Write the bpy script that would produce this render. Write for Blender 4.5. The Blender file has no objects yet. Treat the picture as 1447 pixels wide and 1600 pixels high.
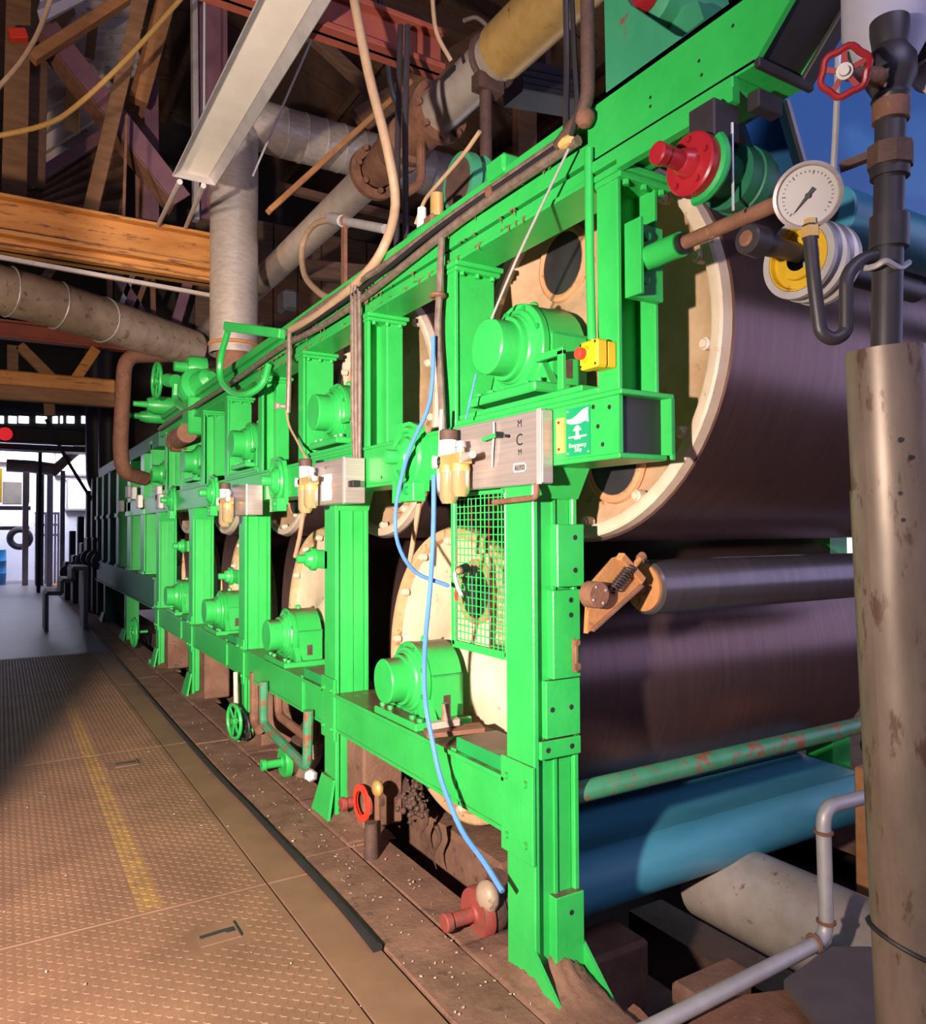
import bpy, math, random
from mathutils import Vector, Matrix
random.seed(7)
sc = bpy.context.scene
col = sc.collection

# ---------------------------------------------------------------- camera
FPX, CX, CY = 1195.0, 723.5, 800.0          # focal length and centre for the 1447x1600 frame
def _n(v): return v.normalized()
_vy = Vector((0 - CX, 830 - CY, FPX)); _vx = Vector((2700 - CX, 818 - CY, FPX))
_ey = _n(_vy); _ex = _n(_vx - _ey * _vx.dot(_ey)); _ez = _ex.cross(_ey)
if _ez.y > 0: _ez = -_ez
CAM = Vector((0, 0, 1.5))                    # machine side face is the plane X = 1.5, the machine runs along +Y
def ray(px, py):
    d = Vector((px - CX, py - CY, FPX))
    return Vector((_ex.dot(d), _ey.dot(d), _ez.dot(d)))
def at(px, py, X=None, Y=None, Z=None, D=None):
    d = ray(px, py)
    if D is not None: t = D / FPX
    elif X is not None: t = (X - CAM.x) / d.x
    elif Y is not None: t = (Y - CAM.y) / d.y
    else: t = (Z - CAM.z) / d.z
    return CAM + d * t
cd = bpy.data.cameras.new('camera'); cam = bpy.data.objects.new('camera', cd); col.objects.link(cam)
cd.sensor_fit = 'HORIZONTAL'; cd.sensor_width = 36.0; cd.lens = 36.0 * FPX / 1447.0
cd.clip_start = 0.02; cd.clip_end = 200
right = Vector((_ex.x, _ey.x, _ez.x)); down = Vector((_ex.y, _ey.y, _ez.y)); fwd = Vector((_ex.z, _ey.z, _ez.z))
mw = Matrix((( right.x, -down.x, -fwd.x, CAM.x), (right.y, -down.y, -fwd.y, CAM.y), (right.z, -down.z, -fwd.z, CAM.z), (0, 0, 0, 1)))
cam.matrix_world = mw
sc.camera = cam

# ---------------------------------------------------------------- light
sc.view_settings.view_transform = 'Standard'; sc.view_settings.look = 'None'
sc.view_settings.exposure = 0.0; sc.view_settings.gamma = 1.0
sc.view_settings.use_curve_mapping = False
w = bpy.data.worlds.new('world'); sc.world = w; w.use_nodes = True
w.node_tree.nodes['Background'].inputs[0].default_value = (0.45, 0.42, 0.85, 1)
w.node_tree.nodes['Background'].inputs[1].default_value = 0.10
def spot(name, loc, aim, watts, colr, size, blend, radius):
    l = bpy.data.lights.new(name, 'SPOT'); o = bpy.data.objects.new(name, l); col.objects.link(o)
    l.energy = watts; l.color = colr; l.spot_size = math.radians(size); l.spot_blend = blend; l.shadow_soft_size = radius
    o.location = loc; o.rotation_euler = (Vector(aim) - Vector(loc)).to_track_quat('-Z', 'Y').to_euler()
    return o
def area(name, loc, aim, watts, colr, sx, sy):
    l = bpy.data.lights.new(name, 'AREA'); o = bpy.data.objects.new(name, l); col.objects.link(o)
    l.shape = 'RECTANGLE'; l.size = sx; l.size_y = sy; l.energy = watts; l.color = colr
    o.location = loc; o.rotation_euler = (Vector(aim) - Vector(loc)).to_track_quat('-Z', 'Y').to_euler()
    return o
# work lamp on a stand left of the photographer, aimed down the aisle: a directional head (bright on its axis,
# weak to the sides) whose left barn door cuts the light along the floor
LAMP = Vector((-1.02, 0.48, 1.62))
def work_lamp(name, loc, watts, colr, axis_az, axis_el, door_az, radius):
    l = bpy.data.lights.new(name, 'POINT'); o = bpy.data.objects.new(name, l); col.objects.link(o); o.location = loc
    l.energy = watts; l.color = colr; l.shadow_soft_size = radius; l.use_nodes = True
    nt = l.node_tree; N = nt.nodes; L = nt.links; em = N['Emission']
    g = N.new('ShaderNodeNewGeometry')
    az, el, da = math.radians(axis_az), math.radians(axis_el), math.radians(door_az)
    d1 = N.new('ShaderNodeVectorMath'); d1.operation = 'DOT_PRODUCT'; L.new(g.outputs['Incoming'], d1.inputs[0])
    d1.inputs[1].default_value = (math.sin(az) * math.cos(el), math.cos(az) * math.cos(el), math.sin(el))
    fc = N.new('ShaderNodeFloatCurve'); L.new(d1.outputs['Value'], fc.inputs['Value'])
    c = fc.mapping.curves[0]
    prof = [(-1.0, 0.0), (0.0, 0.01)] + [(math.cos(math.radians(q)), v) for q, v in PROFILE[::-1]]
    c.points[0].location = prof[0]; c.points[1].location = prof[-1]
    for p in prof[1:-1]: c.points.new(*p)
    fc.mapping.use_clip = False; fc.mapping.clip_min_x = -1; fc.mapping.clip_max_x = 1; fc.mapping.update()
    d2 = N.new('ShaderNodeVectorMath'); d2.operation = 'DOT_PRODUCT'; L.new(g.outputs['Incoming'], d2.inputs[0])
    d2.inputs[1].default_value = (math.cos(da), -math.sin(da), 0.0)
    mr = N.new('ShaderNodeMapRange'); mr.interpolation_type = 'SMOOTHSTEP'; mr.inputs['From Min'].default_value = -0.03; mr.inputs['From Max'].default_value = 0.03
    L.new(d2.outputs['Value'], mr.inputs['Value'])
    mu = N.new('ShaderNodeMath'); mu.operation = 'MULTIPLY'; L.new(fc.outputs[0], mu.inputs[0]); L.new(mr.outputs[0], mu.inputs[1])
    L.new(mu.outputs[0], em.inputs['Strength'])
    return o
PROFILE = [(0, 4.0), (10, 2.6), (20, 1.7), (30, 1.25), (40, 0.95), (48, 0.66), (56, 0.36), (63, 0.24), (70, 0.13), (84, 0.03)]
work_lamp('work_lamp', LAMP, 1480, (1.0, 0.87, 0.74), 17, -4, 13.2, 0.05)
# second work lamp further down the aisle, thrown up at the roof steel
spot('roof_work_lamp', (-2.2, 4.2, 2.4), (0.7, 8.8, 6.0), 700, (1.0, 0.76, 0.54), 80, 0.5, 0.15)
# cool daylight: a roof light over the near end, and the far end of the hall (the glazing, with a bay added for the drum sheen, is built with the walls)
area('roof_light_near', (0.8, -2.6, 5.2), (2.0, 1.4, 2.0), 130, (0.60, 0.60, 1.0), 3.0, 1.2)
area('roof_light_far', (0.4, 25.5, 6.6), (0.4, 25.5, 0.0), 1500, (0.80, 0.82, 1.0), 2.2, 2.2)

# ---------------------------------------------------------------- materials
M = {}
def _mat(name):
    m = bpy.data.materials.new(name); m.use_nodes = True
    nt = m.node_tree; b = nt.nodes['Principled BSDF']; M[name] = m
    return m, nt, b
def mk(name, c1, c2=None, scale=6.0, rough=0.6, metal=0.0, bump=0.0, c3=None, t3=0.62, stretch=None, dust=None, dust_amt=0.6, detail=6.0, bscale=None, spec=0.5):
    """noise-mottled surface: c1/c2 mottling, c3 patches above threshold t3, dust settled on upward faces"""
    m, nt, b = _mat(name); N = nt.nodes; L = nt.links
    geo = N.new('ShaderNodeNewGeometry')
    mp = N.new('ShaderNodeMapping'); L.new(geo.outputs['Position'], mp.inputs['Vector'])
    if stretch: mp.inputs['Scale'].default_value = stretch
    no = N.new('ShaderNodeTexNoise'); no.inputs['Scale'].default_value = scale; no.inputs['Detail'].default_value = detail; no.inputs['Roughness'].default_value = 0.65
    L.new(mp.outputs[0], no.inputs['Vector'])
    rp = N.new('ShaderNodeValToRGB'); L.new(no.outputs['Fac'], rp.inputs['Fac'])
    e = rp.color_ramp.elements; e[0].position = 0.32; e[1].position = 0.68
    e[0].color = (*c1, 1); e[1].color = (*(c2 or c1), 1)
    out = rp.outputs['Color']
    if c3:
        n2 = N.new('ShaderNodeTexNoise'); n2.inputs['Scale'].default_value = scale * 1.9; n2.inputs['Detail'].default_value = 8; n2.inputs['Roughness'].default_value = 0.7
        L.new(mp.outputs[0], n2.inputs['Vector'])
        r2 = N.new('ShaderNodeValToRGB'); L.new(n2.outputs['Fac'], r2.inputs['Fac'])
        r2.color_ramp.elements[0].position = t3; r2.color_ramp.elements[1].position = min(1, t3 + 0.06)
        mx = N.new('ShaderNodeMix'); mx.data_type = 'RGBA'
        L.new(r2.outputs['Color'], mx.inputs['Factor']); L.new(out, mx.inputs['A']); mx.inputs['B'].default_value = (*c3, 1)
        out = mx.outputs['Result']
    if dust:
        sp = N.new('ShaderNodeSeparateXYZ'); L.new(geo.outputs['Normal'], sp.inputs[0])
        r4 = N.new('ShaderNodeMapRange'); r4.inputs['From Min'].default_value = 0.75; r4.inputs['From Max'].default_value = 0.97
        L.new(sp.outputs['Z'], r4.inputs['Value'])
        n4 = N.new('ShaderNodeTexNoise'); n4.inputs['Scale'].default_value = 11; n4.inputs['Detail'].default_value = 7; L.new(geo.outputs['Position'], n4.inputs['Vector'])
        r5 = N.new('ShaderNodeMapRange'); r5.inputs['From Min'].default_value = 0.55 - 0.35 * dust_amt; r5.inputs['From Max'].default_value = 0.7 - 0.3 * dust_amt
        L.new(n4.outputs['Fac'], r5.inputs['Value'])
        mu = N.new('ShaderNodeMath'); mu.operation = 'MULTIPLY'; L.new(r4.outputs[0], mu.inputs[0]); L.new(r5.outputs[0], mu.inputs[1])
        mx = N.new('ShaderNodeMix'); mx.data_type = 'RGBA'
        L.new(mu.outputs[0], mx.inputs['Factor']); L.new(out, mx.inputs['A']); mx.inputs['B'].default_value = (*dust, 1)
        out = mx.outputs['Result']
    L.new(out, b.inputs['Base Color'])
    b.inputs['Roughness'].default_value = rough; b.inputs['Metallic'].default_value = metal
    b.inputs['Specular IOR Level'].default_value = spec
    if bump:
        n3 = N.new('ShaderNodeTexNoise'); n3.inputs['Scale'].default_value = bscale or scale * 6; n3.inputs['Detail'].default_value = 5
        L.new(mp.outputs[0], n3.inputs['Vector'])
        bp = N.new('ShaderNodeBump'); bp.inputs['Strength'].default_value = bump; bp.inputs['Distance'].default_value = 0.01
        L.new(n3.outputs['Fac'], bp.inputs['Height']); L.new(bp.outputs[0], b.inputs['Normal'])
    return m
DUST = (0.10, 0.055, 0.038)
mk('green', (0.024, 0.38, 0.068), (0.036, 0.45, 0.086), 5, 0.34, bump=0.12, bscale=60, c3=(0.09, 0.12, 0.045), t3=0.69, dust=DUST, dust_amt=0.85)
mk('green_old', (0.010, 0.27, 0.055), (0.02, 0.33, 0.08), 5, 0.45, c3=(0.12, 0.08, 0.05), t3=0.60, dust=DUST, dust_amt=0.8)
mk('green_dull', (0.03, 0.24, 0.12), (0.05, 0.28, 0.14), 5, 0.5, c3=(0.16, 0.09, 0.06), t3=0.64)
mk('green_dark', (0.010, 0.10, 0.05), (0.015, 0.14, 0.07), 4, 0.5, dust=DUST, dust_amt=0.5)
mk('green_pipe', (0.04, 0.20, 0.10), (0.07, 0.27, 0.14), 7, 0.35, c3=(0.24, 0.09, 0.045), t3=0.52)
mk('head_cream', (0.66, 0.45, 0.31), (0.74, 0.57, 0.43), 7, 0.55, c3=(0.36, 0.17, 0.08), t3=0.63, bump=0.15, bscale=40)
mk('head_upper', (0.40, 0.23, 0.13), (0.52, 0.34, 0.22), 7, 0.55, c3=(0.28, 0.12, 0.055), t3=0.60, bump=0.15, bscale=40)
mk('head_tan', (0.42, 0.19, 0.085), (0.52, 0.27, 0.14), 8, 0.6, c3=(0.24, 0.10, 0.05), t3=0.62, bump=0.15)
mk('rim_white', (0.54, 0.39, 0.29), (0.64, 0.51, 0.41), 9, 0.45, c3=(0.36, 0.18, 0.09), t3=0.62)
mk('rim_tan', (0.46, 0.27, 0.13), (0.58, 0.39, 0.23), 9, 0.5, c3=(0.28, 0.12, 0.05), t3=0.58)
mk('shell', (0.135, 0.080, 0.082), (0.19, 0.105, 0.095), 3, 0.30, metal=0.75, c3=(0.20, 0.09, 0.07), t3=0.60, stretch=(14, 1, 1), detail=9)
mk('roll_steel', (0.14, 0.115, 0.13), (0.19, 0.155, 0.165), 4, 0.30, metal=0.7, stretch=(10, 1, 1))
mk('rust', (0.15, 0.062, 0.036), (0.24, 0.105, 0.06), 14, 0.75, c3=(0.30, 0.15, 0.09), t3=0.62, bump=0.3)
mk('rust_dark', (0.055, 0.028, 0.022), (0.10, 0.05, 0.035), 14, 0.7, bump=0.3)
mk('rust_orange', (0.36, 0.14, 0.045), (0.48, 0.22, 0.08), 10, 0.7, c3=(0.16, 0.07, 0.035), t3=0.60, bump=0.2)
mk('red_paint', (0.26, 0.010, 0.018), (0.34, 0.018, 0.025), 9, 0.3, c3=(0.10, 0.03, 0.025), t3=0.64)
mk('red_old', (0.20, 0.04, 0.03), (0.28, 0.05, 0.04), 12, 0.6, c3=(0.12, 0.06, 0.04), t3=0.55, bump=0.2)
mk('yellow', (0.75, 0.42, 0.01), (0.85, 0.50, 0.015), 10, 0.4, c3=(0.45, 0.22, 0.02), t3=0.68)
mk('yellow_old', (0.46, 0.27, 0.010), (0.60, 0.36, 0.015), 12, 0.5, c3=(0.25, 0.13, 0.03), t3=0.58)
mk('button_red', (0.70, 0.045, 0.025), (0.74, 0.06, 0.03), 8, 0.35)
mk('stainless', (0.36, 0.29, 0.27), (0.46, 0.38, 0.36), 3, 0.34, metal=0.45, stretch=(1, 1, 30))
mk('galv', (0.40, 0.36, 0.36), (0.52, 0.47, 0.46), 9, 0.5, metal=0.35, c3=(0.30, 0.24, 0.20), t3=0.64)
mk('duct', (0.36, 0.29, 0.25), (0.48, 0.41, 0.37), 12, 0.42, metal=0.35, c3=(0.55, 0.50, 0.48), t3=0.66, stretch=(1, 1, 3))
mk('cladding', (0.42, 0.33, 0.28), (0.54, 0.45, 0.40), 8, 0.38, metal=0.3, c3=(0.26, 0.15, 0.10), t3=0.62)
mk('brass', (0.55, 0.32, 0.10), (0.66, 0.42, 0.16), 12, 0.4, metal=0.4, c3=(0.22, 0.12, 0.05), t3=0.62)
mk('lagging', (0.24, 0.16, 0.11), (0.36, 0.26, 0.19), 5, 0.5, c3=(0.15, 0.095, 0.065), t3=0.56, bump=0.15)
mk('jacket', (0.14, 0.10, 0.078), (0.24, 0.175, 0.135), 6, 0.42, metal=0.3, c3=(0.11, 0.06, 0.042), t3=0.55, stretch=(2, 2, 0.6))
mk('tray_white', (0.72, 0.62, 0.55), (0.80, 0.70, 0.62), 6, 0.5)
mk('steel_dark', (0.035, 0.028, 0.035), (0.055, 0.045, 0.05), 8, 0.45, metal=0.3)
mk('black_rubber', (0.010, 0.009, 0.010), (0.018, 0.015, 0.016), 8, 0.6)
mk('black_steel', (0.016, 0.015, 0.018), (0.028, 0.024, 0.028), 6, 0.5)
mk('conduit', (0.12, 0.075, 0.06), (0.24, 0.17, 0.14), 20, 0.5, metal=0.2, c3=(0.32, 0.14, 0.06), t3=0.60)
mk('cable_tan', (0.36, 0.22, 0.13), (0.44, 0.29, 0.18), 15, 0.55)
mk('rope', (0.50, 0.27, 0.06), (0.58, 0.33, 0.10), 30, 0.8)
mk('hose_blue', (0.08, 0.20, 0.55), (0.11, 0.25, 0.62), 8, 0.35)
mk('wire', (0.55, 0.52, 0.55), (0.65, 0.62, 0.62), 8, 0.3, metal=0.5)
mk('felt_blue', (0.04, 0.20, 0.29), (0.06, 0.26, 0.36), 4, 0.42, stretch=(0.5, 2, 2))
mk('hood_blue', (0.050, 0.20, 0.46), (0.065, 0.24, 0.52), 3, 0.5, c3=(0.03, 0.10, 0.2), t3=0.70)
mk('tank_white', (0.36, 0.34, 0.42), (0.46, 0.43, 0.52), 6, 0.5)
mk('wood', (0.16, 0.075, 0.035), (0.26, 0.13, 0.06), 3, 0.8, stretch=(1, 1, 6), bump=0.2)
mk('wood_dark', (0.10, 0.05, 0.03), (0.17, 0.09, 0.055), 3, 0.8, stretch=(1, 8, 8), bump=0.2)
mk('wood_orange', (0.30, 0.125, 0.04), (0.40, 0.18, 0.07), 3, 0.7, stretch=(1, 6, 6))
mk('beam_orange', (0.40, 0.15, 0.030), (0.55, 0.24, 0.06), 3, 0.6, stretch=(0.6, 4, 4), c3=(0.18, 0.065, 0.025), t3=0.55)
mk('steel_purple', (0.16, 0.07, 0.10), (0.22, 0.10, 0.13), 5, 0.6, c3=(0.24, 0.11, 0.08), t3=0.62)
mk('steel_red', (0.22, 0.045, 0.03), (0.30, 0.07, 0.04), 4, 0.6)
mk('sheet_roof', (0.48, 0.40, 0.36), (0.62, 0.54, 0.50), 3, 0.55, metal=0.0, c3=(0.20, 0.10, 0.06), t3=0.6)
mk('concrete_brown', (0.115, 0.052, 0.033), (0.235, 0.118, 0.074), 5, 0.85, c3=(0.10, 0.045, 0.034), t3=0.58, bump=0.4, bscale=50, detail=10)
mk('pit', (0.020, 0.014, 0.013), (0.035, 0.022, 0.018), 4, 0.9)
mk('step_plate', (0.075, 0.055, 0.06), (0.11, 0.08, 0.08), 8, 0.7, bump=0.2)
mk('scrap', (0.42, 0.30, 0.24), (0.60, 0.46, 0.38), 30, 0.8)
mk('white_plastic', (0.75, 0.68, 0.62), (0.80, 0.74, 0.70), 8, 0.5)
mk('dial', (0.38, 0.34, 0.34), (0.42, 0.37, 0.36), 8, 0.5)
mk('ink', (0.012, 0.012, 0.014), None, 8, 0.5)
mk('print_white', (0.80, 0.80, 0.78), None, 8, 0.5)
mk('sign_green', (0.010, 0.28, 0.11), (0.012, 0.30, 0.12), 8, 0.35)
mk('sign_tan', (0.55, 0.30, 0.08), (0.60, 0.36, 0.12), 12, 0.6)
mk('wall_pale', (0.62, 0.63, 0.74), (0.76, 0.76, 0.85), 1.2, 0.8, c3=(0.40, 0.38, 0.46), t3=0.60)
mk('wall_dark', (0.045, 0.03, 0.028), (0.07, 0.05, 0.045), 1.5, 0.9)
mk('far_floor', (0.075, 0.065, 0.075), (0.11, 0.095, 0.11), 2.5, 0.38)
mk('barrel_blue', (0.05, 0.30, 0.72), (0.07, 0.36, 0.80), 5, 0.4)
mk('paper_bale', (0.45, 0.38, 0.30), (0.60, 0.52, 0.42), 5, 0.8)
def mk_glow(name, colr, s):
    m, nt, b = _mat(name); b.inputs['Base Color'].default_value = (*colr, 1)
    b.inputs['Emission Color'].default_value = (*colr, 1); b.inputs['Emission Strength'].default_value = s
mk_glow('daylight', (0.88, 0.90, 1.0), 2.4)
mk_glow('sheen_glow', (0.60, 0.60, 1.0), 2.0)  # glow of the unseen right-hand bay added to put sheen on the drums
mk_glow('red_lamp', (0.9, 0.03, 0.04), 0.7)
m, nt, b = _mat('amber_bowl'); b.inputs['Base Color'].default_value = (0.60, 0.43, 0.22, 1); b.inputs['Roughness'].default_value = 0.12
b.inputs['Transmission Weight'].default_value = 0.55
# tread-plate walkway: rusty sheet with a worn yellow line painted along it
m, nt, b = _mat('tread'); N = nt.nodes; L = nt.links
geo = N.new('ShaderNodeNewGeometry'); sp = N.new('ShaderNodeSeparateXYZ'); L.new(geo.outputs['Position'], sp.inputs[0])
n1 = N.new('ShaderNodeTexNoise'); n1.inputs['Scale'].default_value = 2.2; n1.inputs['Detail'].default_value = 10; n1.inputs['Roughness'].default_value = 0.65; L.new(geo.outputs['Position'], n1.inputs['Vector'])
r1 = N.new('ShaderNodeValToRGB'); L.new(n1.outputs['Fac'], r1.inputs['Fac'])
r1.color_ramp.elements[0].position = 0.30; r1.color_ramp.elements[0].color = (0.138, 0.068, 0.042, 1)
r1.color_ramp.elements[1].position = 0.66; r1.color_ramp.elements[1].color = (0.225, 0.115, 0.069, 1)
def step(inp, a, bb):
    q = N.new('ShaderNodeMapRange'); q.inputs['From Min'].default_value = a; q.inputs['From Max'].default_value = bb; L.new(inp, q.inputs['Value']); return q.outputs[0]
def mul(a, bb):
    q = N.new('ShaderNodeMath'); q.operation = 'MULTIPLY'; L.new(a, q.inputs[0])
    if isinstance(bb, float): q.inputs[1].default_value = bb
    else: L.new(bb, q.inputs[1])
    return q.outputs[0]
band = mul(mul(step(sp.outputs['X'], 0.475, 0.485), step(sp.outputs['X'], 0.575, 0.565)), mul(step(sp.outputs['Y'], 3.26, 3.29), step(sp.outputs['Y'], 8.6, 7.0)))
n2 = N.new('ShaderNodeTexNoise'); n2.inputs['Scale'].default_value = 16; n2.inputs['Detail'].default_value = 8; L.new(geo.outputs['Position'], n2.inputs['Vector'])
band = mul(mul(band, step(n2.outputs['Fac'], 0.30, 0.62)), 0.4)
mx = N.new('ShaderNodeMix'); mx.data_type = 'RGBA'; L.new(band, mx.inputs['Factor']); L.new(r1.outputs['Color'], mx.inputs['A']); mx.inputs['B'].default_value = (0.42, 0.24, 0.03, 1)
L.new(mx.outputs['Result'], b.inputs['Base Color']); b.inputs['Roughness'].default_value = 0.55

# ---------------------------------------------------------------- mesh helpers
ORG = {}
def V(*a): return Vector(a)
class MB:
    def __init__(s): s.v = []; s.f = []
    def add(s, vs, fs):
        o = len(s.v); s.v += [Vector(p) for p in vs]; s.f += [tuple(i + o for i in f) for f in fs]; return s
    def box(s, lo, hi, b=0.0):
        lo = Vector(lo); hi = Vector(hi)
        lo, hi = Vector((min(lo.x, hi.x), min(lo.y, hi.y), min(lo.z, hi.z))), Vector((max(lo.x, hi.x), max(lo.y, hi.y), max(lo.z, hi.z)))
        c = (lo + hi) / 2; h = (hi - lo) / 2
        return s.obox(c, (V(1, 0, 0), V(0, 1, 0), V(0, 0, 1)), h, b)
    def obox(s, c, ax, h, b=0.0):
        c = Vector(c); h = list(h); b = min(b, 0.49 * min(h))
        def P(x, y, z): return c + ax[0] * x + ax[1] * y + ax[2] * z
        if b <= 0:
            vs = [P(sx * h[0], sy * h[1], sz * h[2]) for sx in (-1, 1) for sy in (-1, 1) for sz in (-1, 1)]
            return s.add(vs, [(0, 1, 3, 2), (4, 6, 7, 5), (0, 4, 5, 1), (2, 3, 7, 6), (0, 2, 6, 4), (1, 5, 7, 3)])
        vs = []; idx = {}
        for sx in (-1, 1):
            for sy in (-1, 1):
                for sz in (-1, 1):
                    for k in range(3):
                        q = [h[0] - b, h[1] - b, h[2] - b]; q[k] = h[k]
                        idx[(sx, sy, sz, k)] = len(vs); vs.append(P(sx * q[0], sy * q[1], sz * q[2]))
        fs = []
        for k in range(3):
            i, j = [(1, 2), (2, 0), (0, 1)][k]
            for sg in (-1, 1):
                q = []
                for a, bb in ((-1, -1), (1, -1), (1, 1), (-1, 1)):
                    t = [0, 0, 0]; t[k] = sg; t[i] = a; t[j] = bb; q.append(idx[(*t, k)])
                fs.append(tuple(q if sg > 0 else q[::-1]))
        for k in range(3):            # edges along axis k
            i, j = [(1, 2), (2, 0), (0, 1)][k]
            for a in (-1, 1):
                for bb in (-1, 1):
                    t0 = [0, 0, 0]; t0[k] = -1; t0[i] = a; t0[j] = bb; t1 = t0[:]; t1[k] = 1
                    q = [idx[(*t0, i)], idx[(*t1, i)], idx[(*t1, j)], idx[(*t0, j)]]
                    fs.append(tuple(q if a * bb < 0 else q[::-1]))
        for sx in (-1, 1):
            for sy in (-1, 1):
                for sz in (-1, 1):
                    q = [idx[(sx, sy, sz, k)] for k in range(3)]
                    fs.append(tuple(q if sx * sy * sz > 0 else q[::-1]))
        return s.add(vs, fs)
    def bar(s, p0, p1, w, h, b=0.0, up=(0, 0, 1)):
        """rectangular bar from p0 to p1, w across, h along 'up'"""
        p0 = Vector(p0); p1 = Vector(p1); d = p1 - p0; L_ = d.length; d = d / L_
        u = Vector(up); u = u - d * u.dot(d)
        if u.length < 1e-4: u = V(1, 0, 0) - d * d.x
        u.normalize(); r = d.cross(u)
        return s.obox((p0 + p1) / 2, (d, r, u), (L_ / 2, w / 2, h / 2), b)
    def lathe(s, p0, d, prof, n=24, ang0=0.0, ang1=None, caps=True):
        """profile [(distance along d, radius), ...]"""
        p0 = Vector(p0); d = Vector(d).normalized(); u = V(0, 0, 1) if abs(d.z) < 0.9 else V(0, 1, 0)
        u = (u - d * u.dot(d)).normalized(); r = d.cross(u)
        full = ang1 is None; m = n if full else n + 1; vs = []; fs = []
        for t, rad in prof:
            for i in range(m):
                a = ang0 + ((2 * math.pi) * i / n if full else (ang1 - ang0) * i / n)
                vs.append(p0 + d * t + (u * math.cos(a) + r * math.sin(a)) * max(rad, 1e-5))
        for k in range(len(prof) - 1):
            for i in range(n):
                a, b2 = k * m + i, k * m + (i + 1) % m
                fs.append((a, a + m, b2 + m, b2))
        if full and caps:
            if prof[0][1] > 1e-4: fs.append(tuple(range(m)))
            if prof[-1][1] > 1e-4: fs.append(tuple(range((len(prof) - 1) * m, len(prof) * m))[::-1])
        return s.add(vs, fs)
    def cyl(s, p0, p1, r0, r1=None, n=20):
        p0 = Vector(p0); p1 = Vector(p1)
        return s.lathe(p0, p1 - p0, [(0, r0), ((p1 - p0).length, r0 if r1 is None else r1)], n)
    def tube(s, pts, r, n=8, smooth=0, closed=False):
        pts = [Vector(p) for p in pts]
        if smooth: pts = spline(pts, smooth, closed)
        m = len(pts); t = []
        for i in range(m):
            a = pts[i - 1] if (i or closed) else pts[i]; b2 = pts[(i + 1) % m] if (i < m - 1 or closed) else pts[i]
            t.append((b2 - a).normalized())
        u = V(0, 0, 1) if abs(t[0].z) < 0.9 else V(1, 0, 0)
        vs = []; fs = []
        for i in range(m):
            u = (u - t[i] * u.dot(t[i])).normalized(); w_ = t[i].cross(u)
            rr = r
            if isinstance(r, (list, tuple)):
                q = i / max(1, m - 1) * (len(r) - 1); k0 = min(int(q), len(r) - 2); rr = r[k0] + (r[k0 + 1] - r[k0]) * (q - k0)
            for k in range(n):
                a = 2 * math.pi * k / n; vs.append(pts[i] + (u * math.cos(a) + w_ * math.sin(a)) * rr)
        for i in range(m if closed else m - 1):
            j = (i + 1) % m
            for k in range(n):
                k2 = (k + 1) % n; fs.append((i * n + k, i * n + k2, j * n + k2, j * n + k))
        if not closed: fs.append(tuple(range(n))[::-1]); fs.append(tuple(range((m - 1) * n, m * n)))
        return s.add(vs, fs)
    def prism(s, poly, vec):
        poly = [Vector(p) for p in poly]; vec = Vector(vec); n = len(poly)
        vs = poly + [p + vec for p in poly]
        nr = Vector()
        for i in range(n): nr += poly[i].cross(poly[(i + 1) % n])
        if nr.dot(vec) > 0: fs = [tuple(range(n))[::-1], tuple(range(n, 2 * n))] + [(i, (i + 1) % n, (i + 1) % n + n, i + n) for i in range(n)]
        else: fs = [tuple(range(n)), tuple(range(n, 2 * n))[::-1]] + [((i + 1) % n, i, i + n, (i + 1) % n + n) for i in range(n)]
        return s.add(vs, fs)
    def ball(s, c, r, n=12, sc_=(1, 1, 1)):
        c = Vector(c); o = len(s.v)
        vs = []; fs = []; m = n // 2
        for i in range(m + 1):
            th = math.pi * i / m
            for k in range(n):
                a = 2 * math.pi * k / n
                vs.append(c + V(r * sc_[0] * math.sin(th) * math.cos(a), r * sc_[1] * math.sin(th) * math.sin(a), r * sc_[2] * math.cos(th)))
        for i in range(m):
            for k in range(n):
                k2 = (k + 1) % n; fs.append((i * n + k, (i + 1) * n + k, (i + 1) * n + k2, i * n + k2))
        return s.add(vs, fs)
    def torus(s, c, ax, R, r, n=28, m=8):
        c = Vector(c); ax = Vector(ax).normalized(); u = V(0, 0, 1) if abs(ax.z) < 0.9 else V(1, 0, 0)
        u = (u - ax * u.dot(ax)).normalized(); w_ = ax.cross(u)
        return s.tube([c + (u * math.cos(2 * math.pi * i / n) + w_ * math.sin(2 * math.pi * i / n)) * R for i in range(n)], r, m, closed=True)
    def build(s, name, mat, parent=None, label=None, cat=None, group=None, kind=None, sharp=35):
        me = bpy.data.meshes.new(name)
        if parent is not None: o0 = ORG[parent.name]
        else:
            xs = [p.x for p in s.v]; ys = [p.y for p in s.v]; zs = [p.z for p in s.v]
            o0 = V((min(xs) + max(xs)) / 2, (min(ys) + max(ys)) / 2, min(zs))
        me.from_pydata([p - o0 for p in s.v], [], s.f); me.update()
        me.shade_smooth(); me.set_sharp_from_angle(angle=math.radians(sharp))
        me.materials.append(M[mat])
        ob = bpy.data.objects.new(name, me); col.objects.link(ob)
        if parent is not None: ob.parent = parent
        else: ob.location = o0
        ORG[ob.name] = o0
        tag(ob, label, cat, group, kind)
        return ob
def tag(ob, label=None, cat=None, group=None, kind=None):
    if label: ob['label'] = label
    if cat: ob['category'] = cat
    if group: ob['group'] = group
    if kind: ob['kind'] = kind
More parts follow.
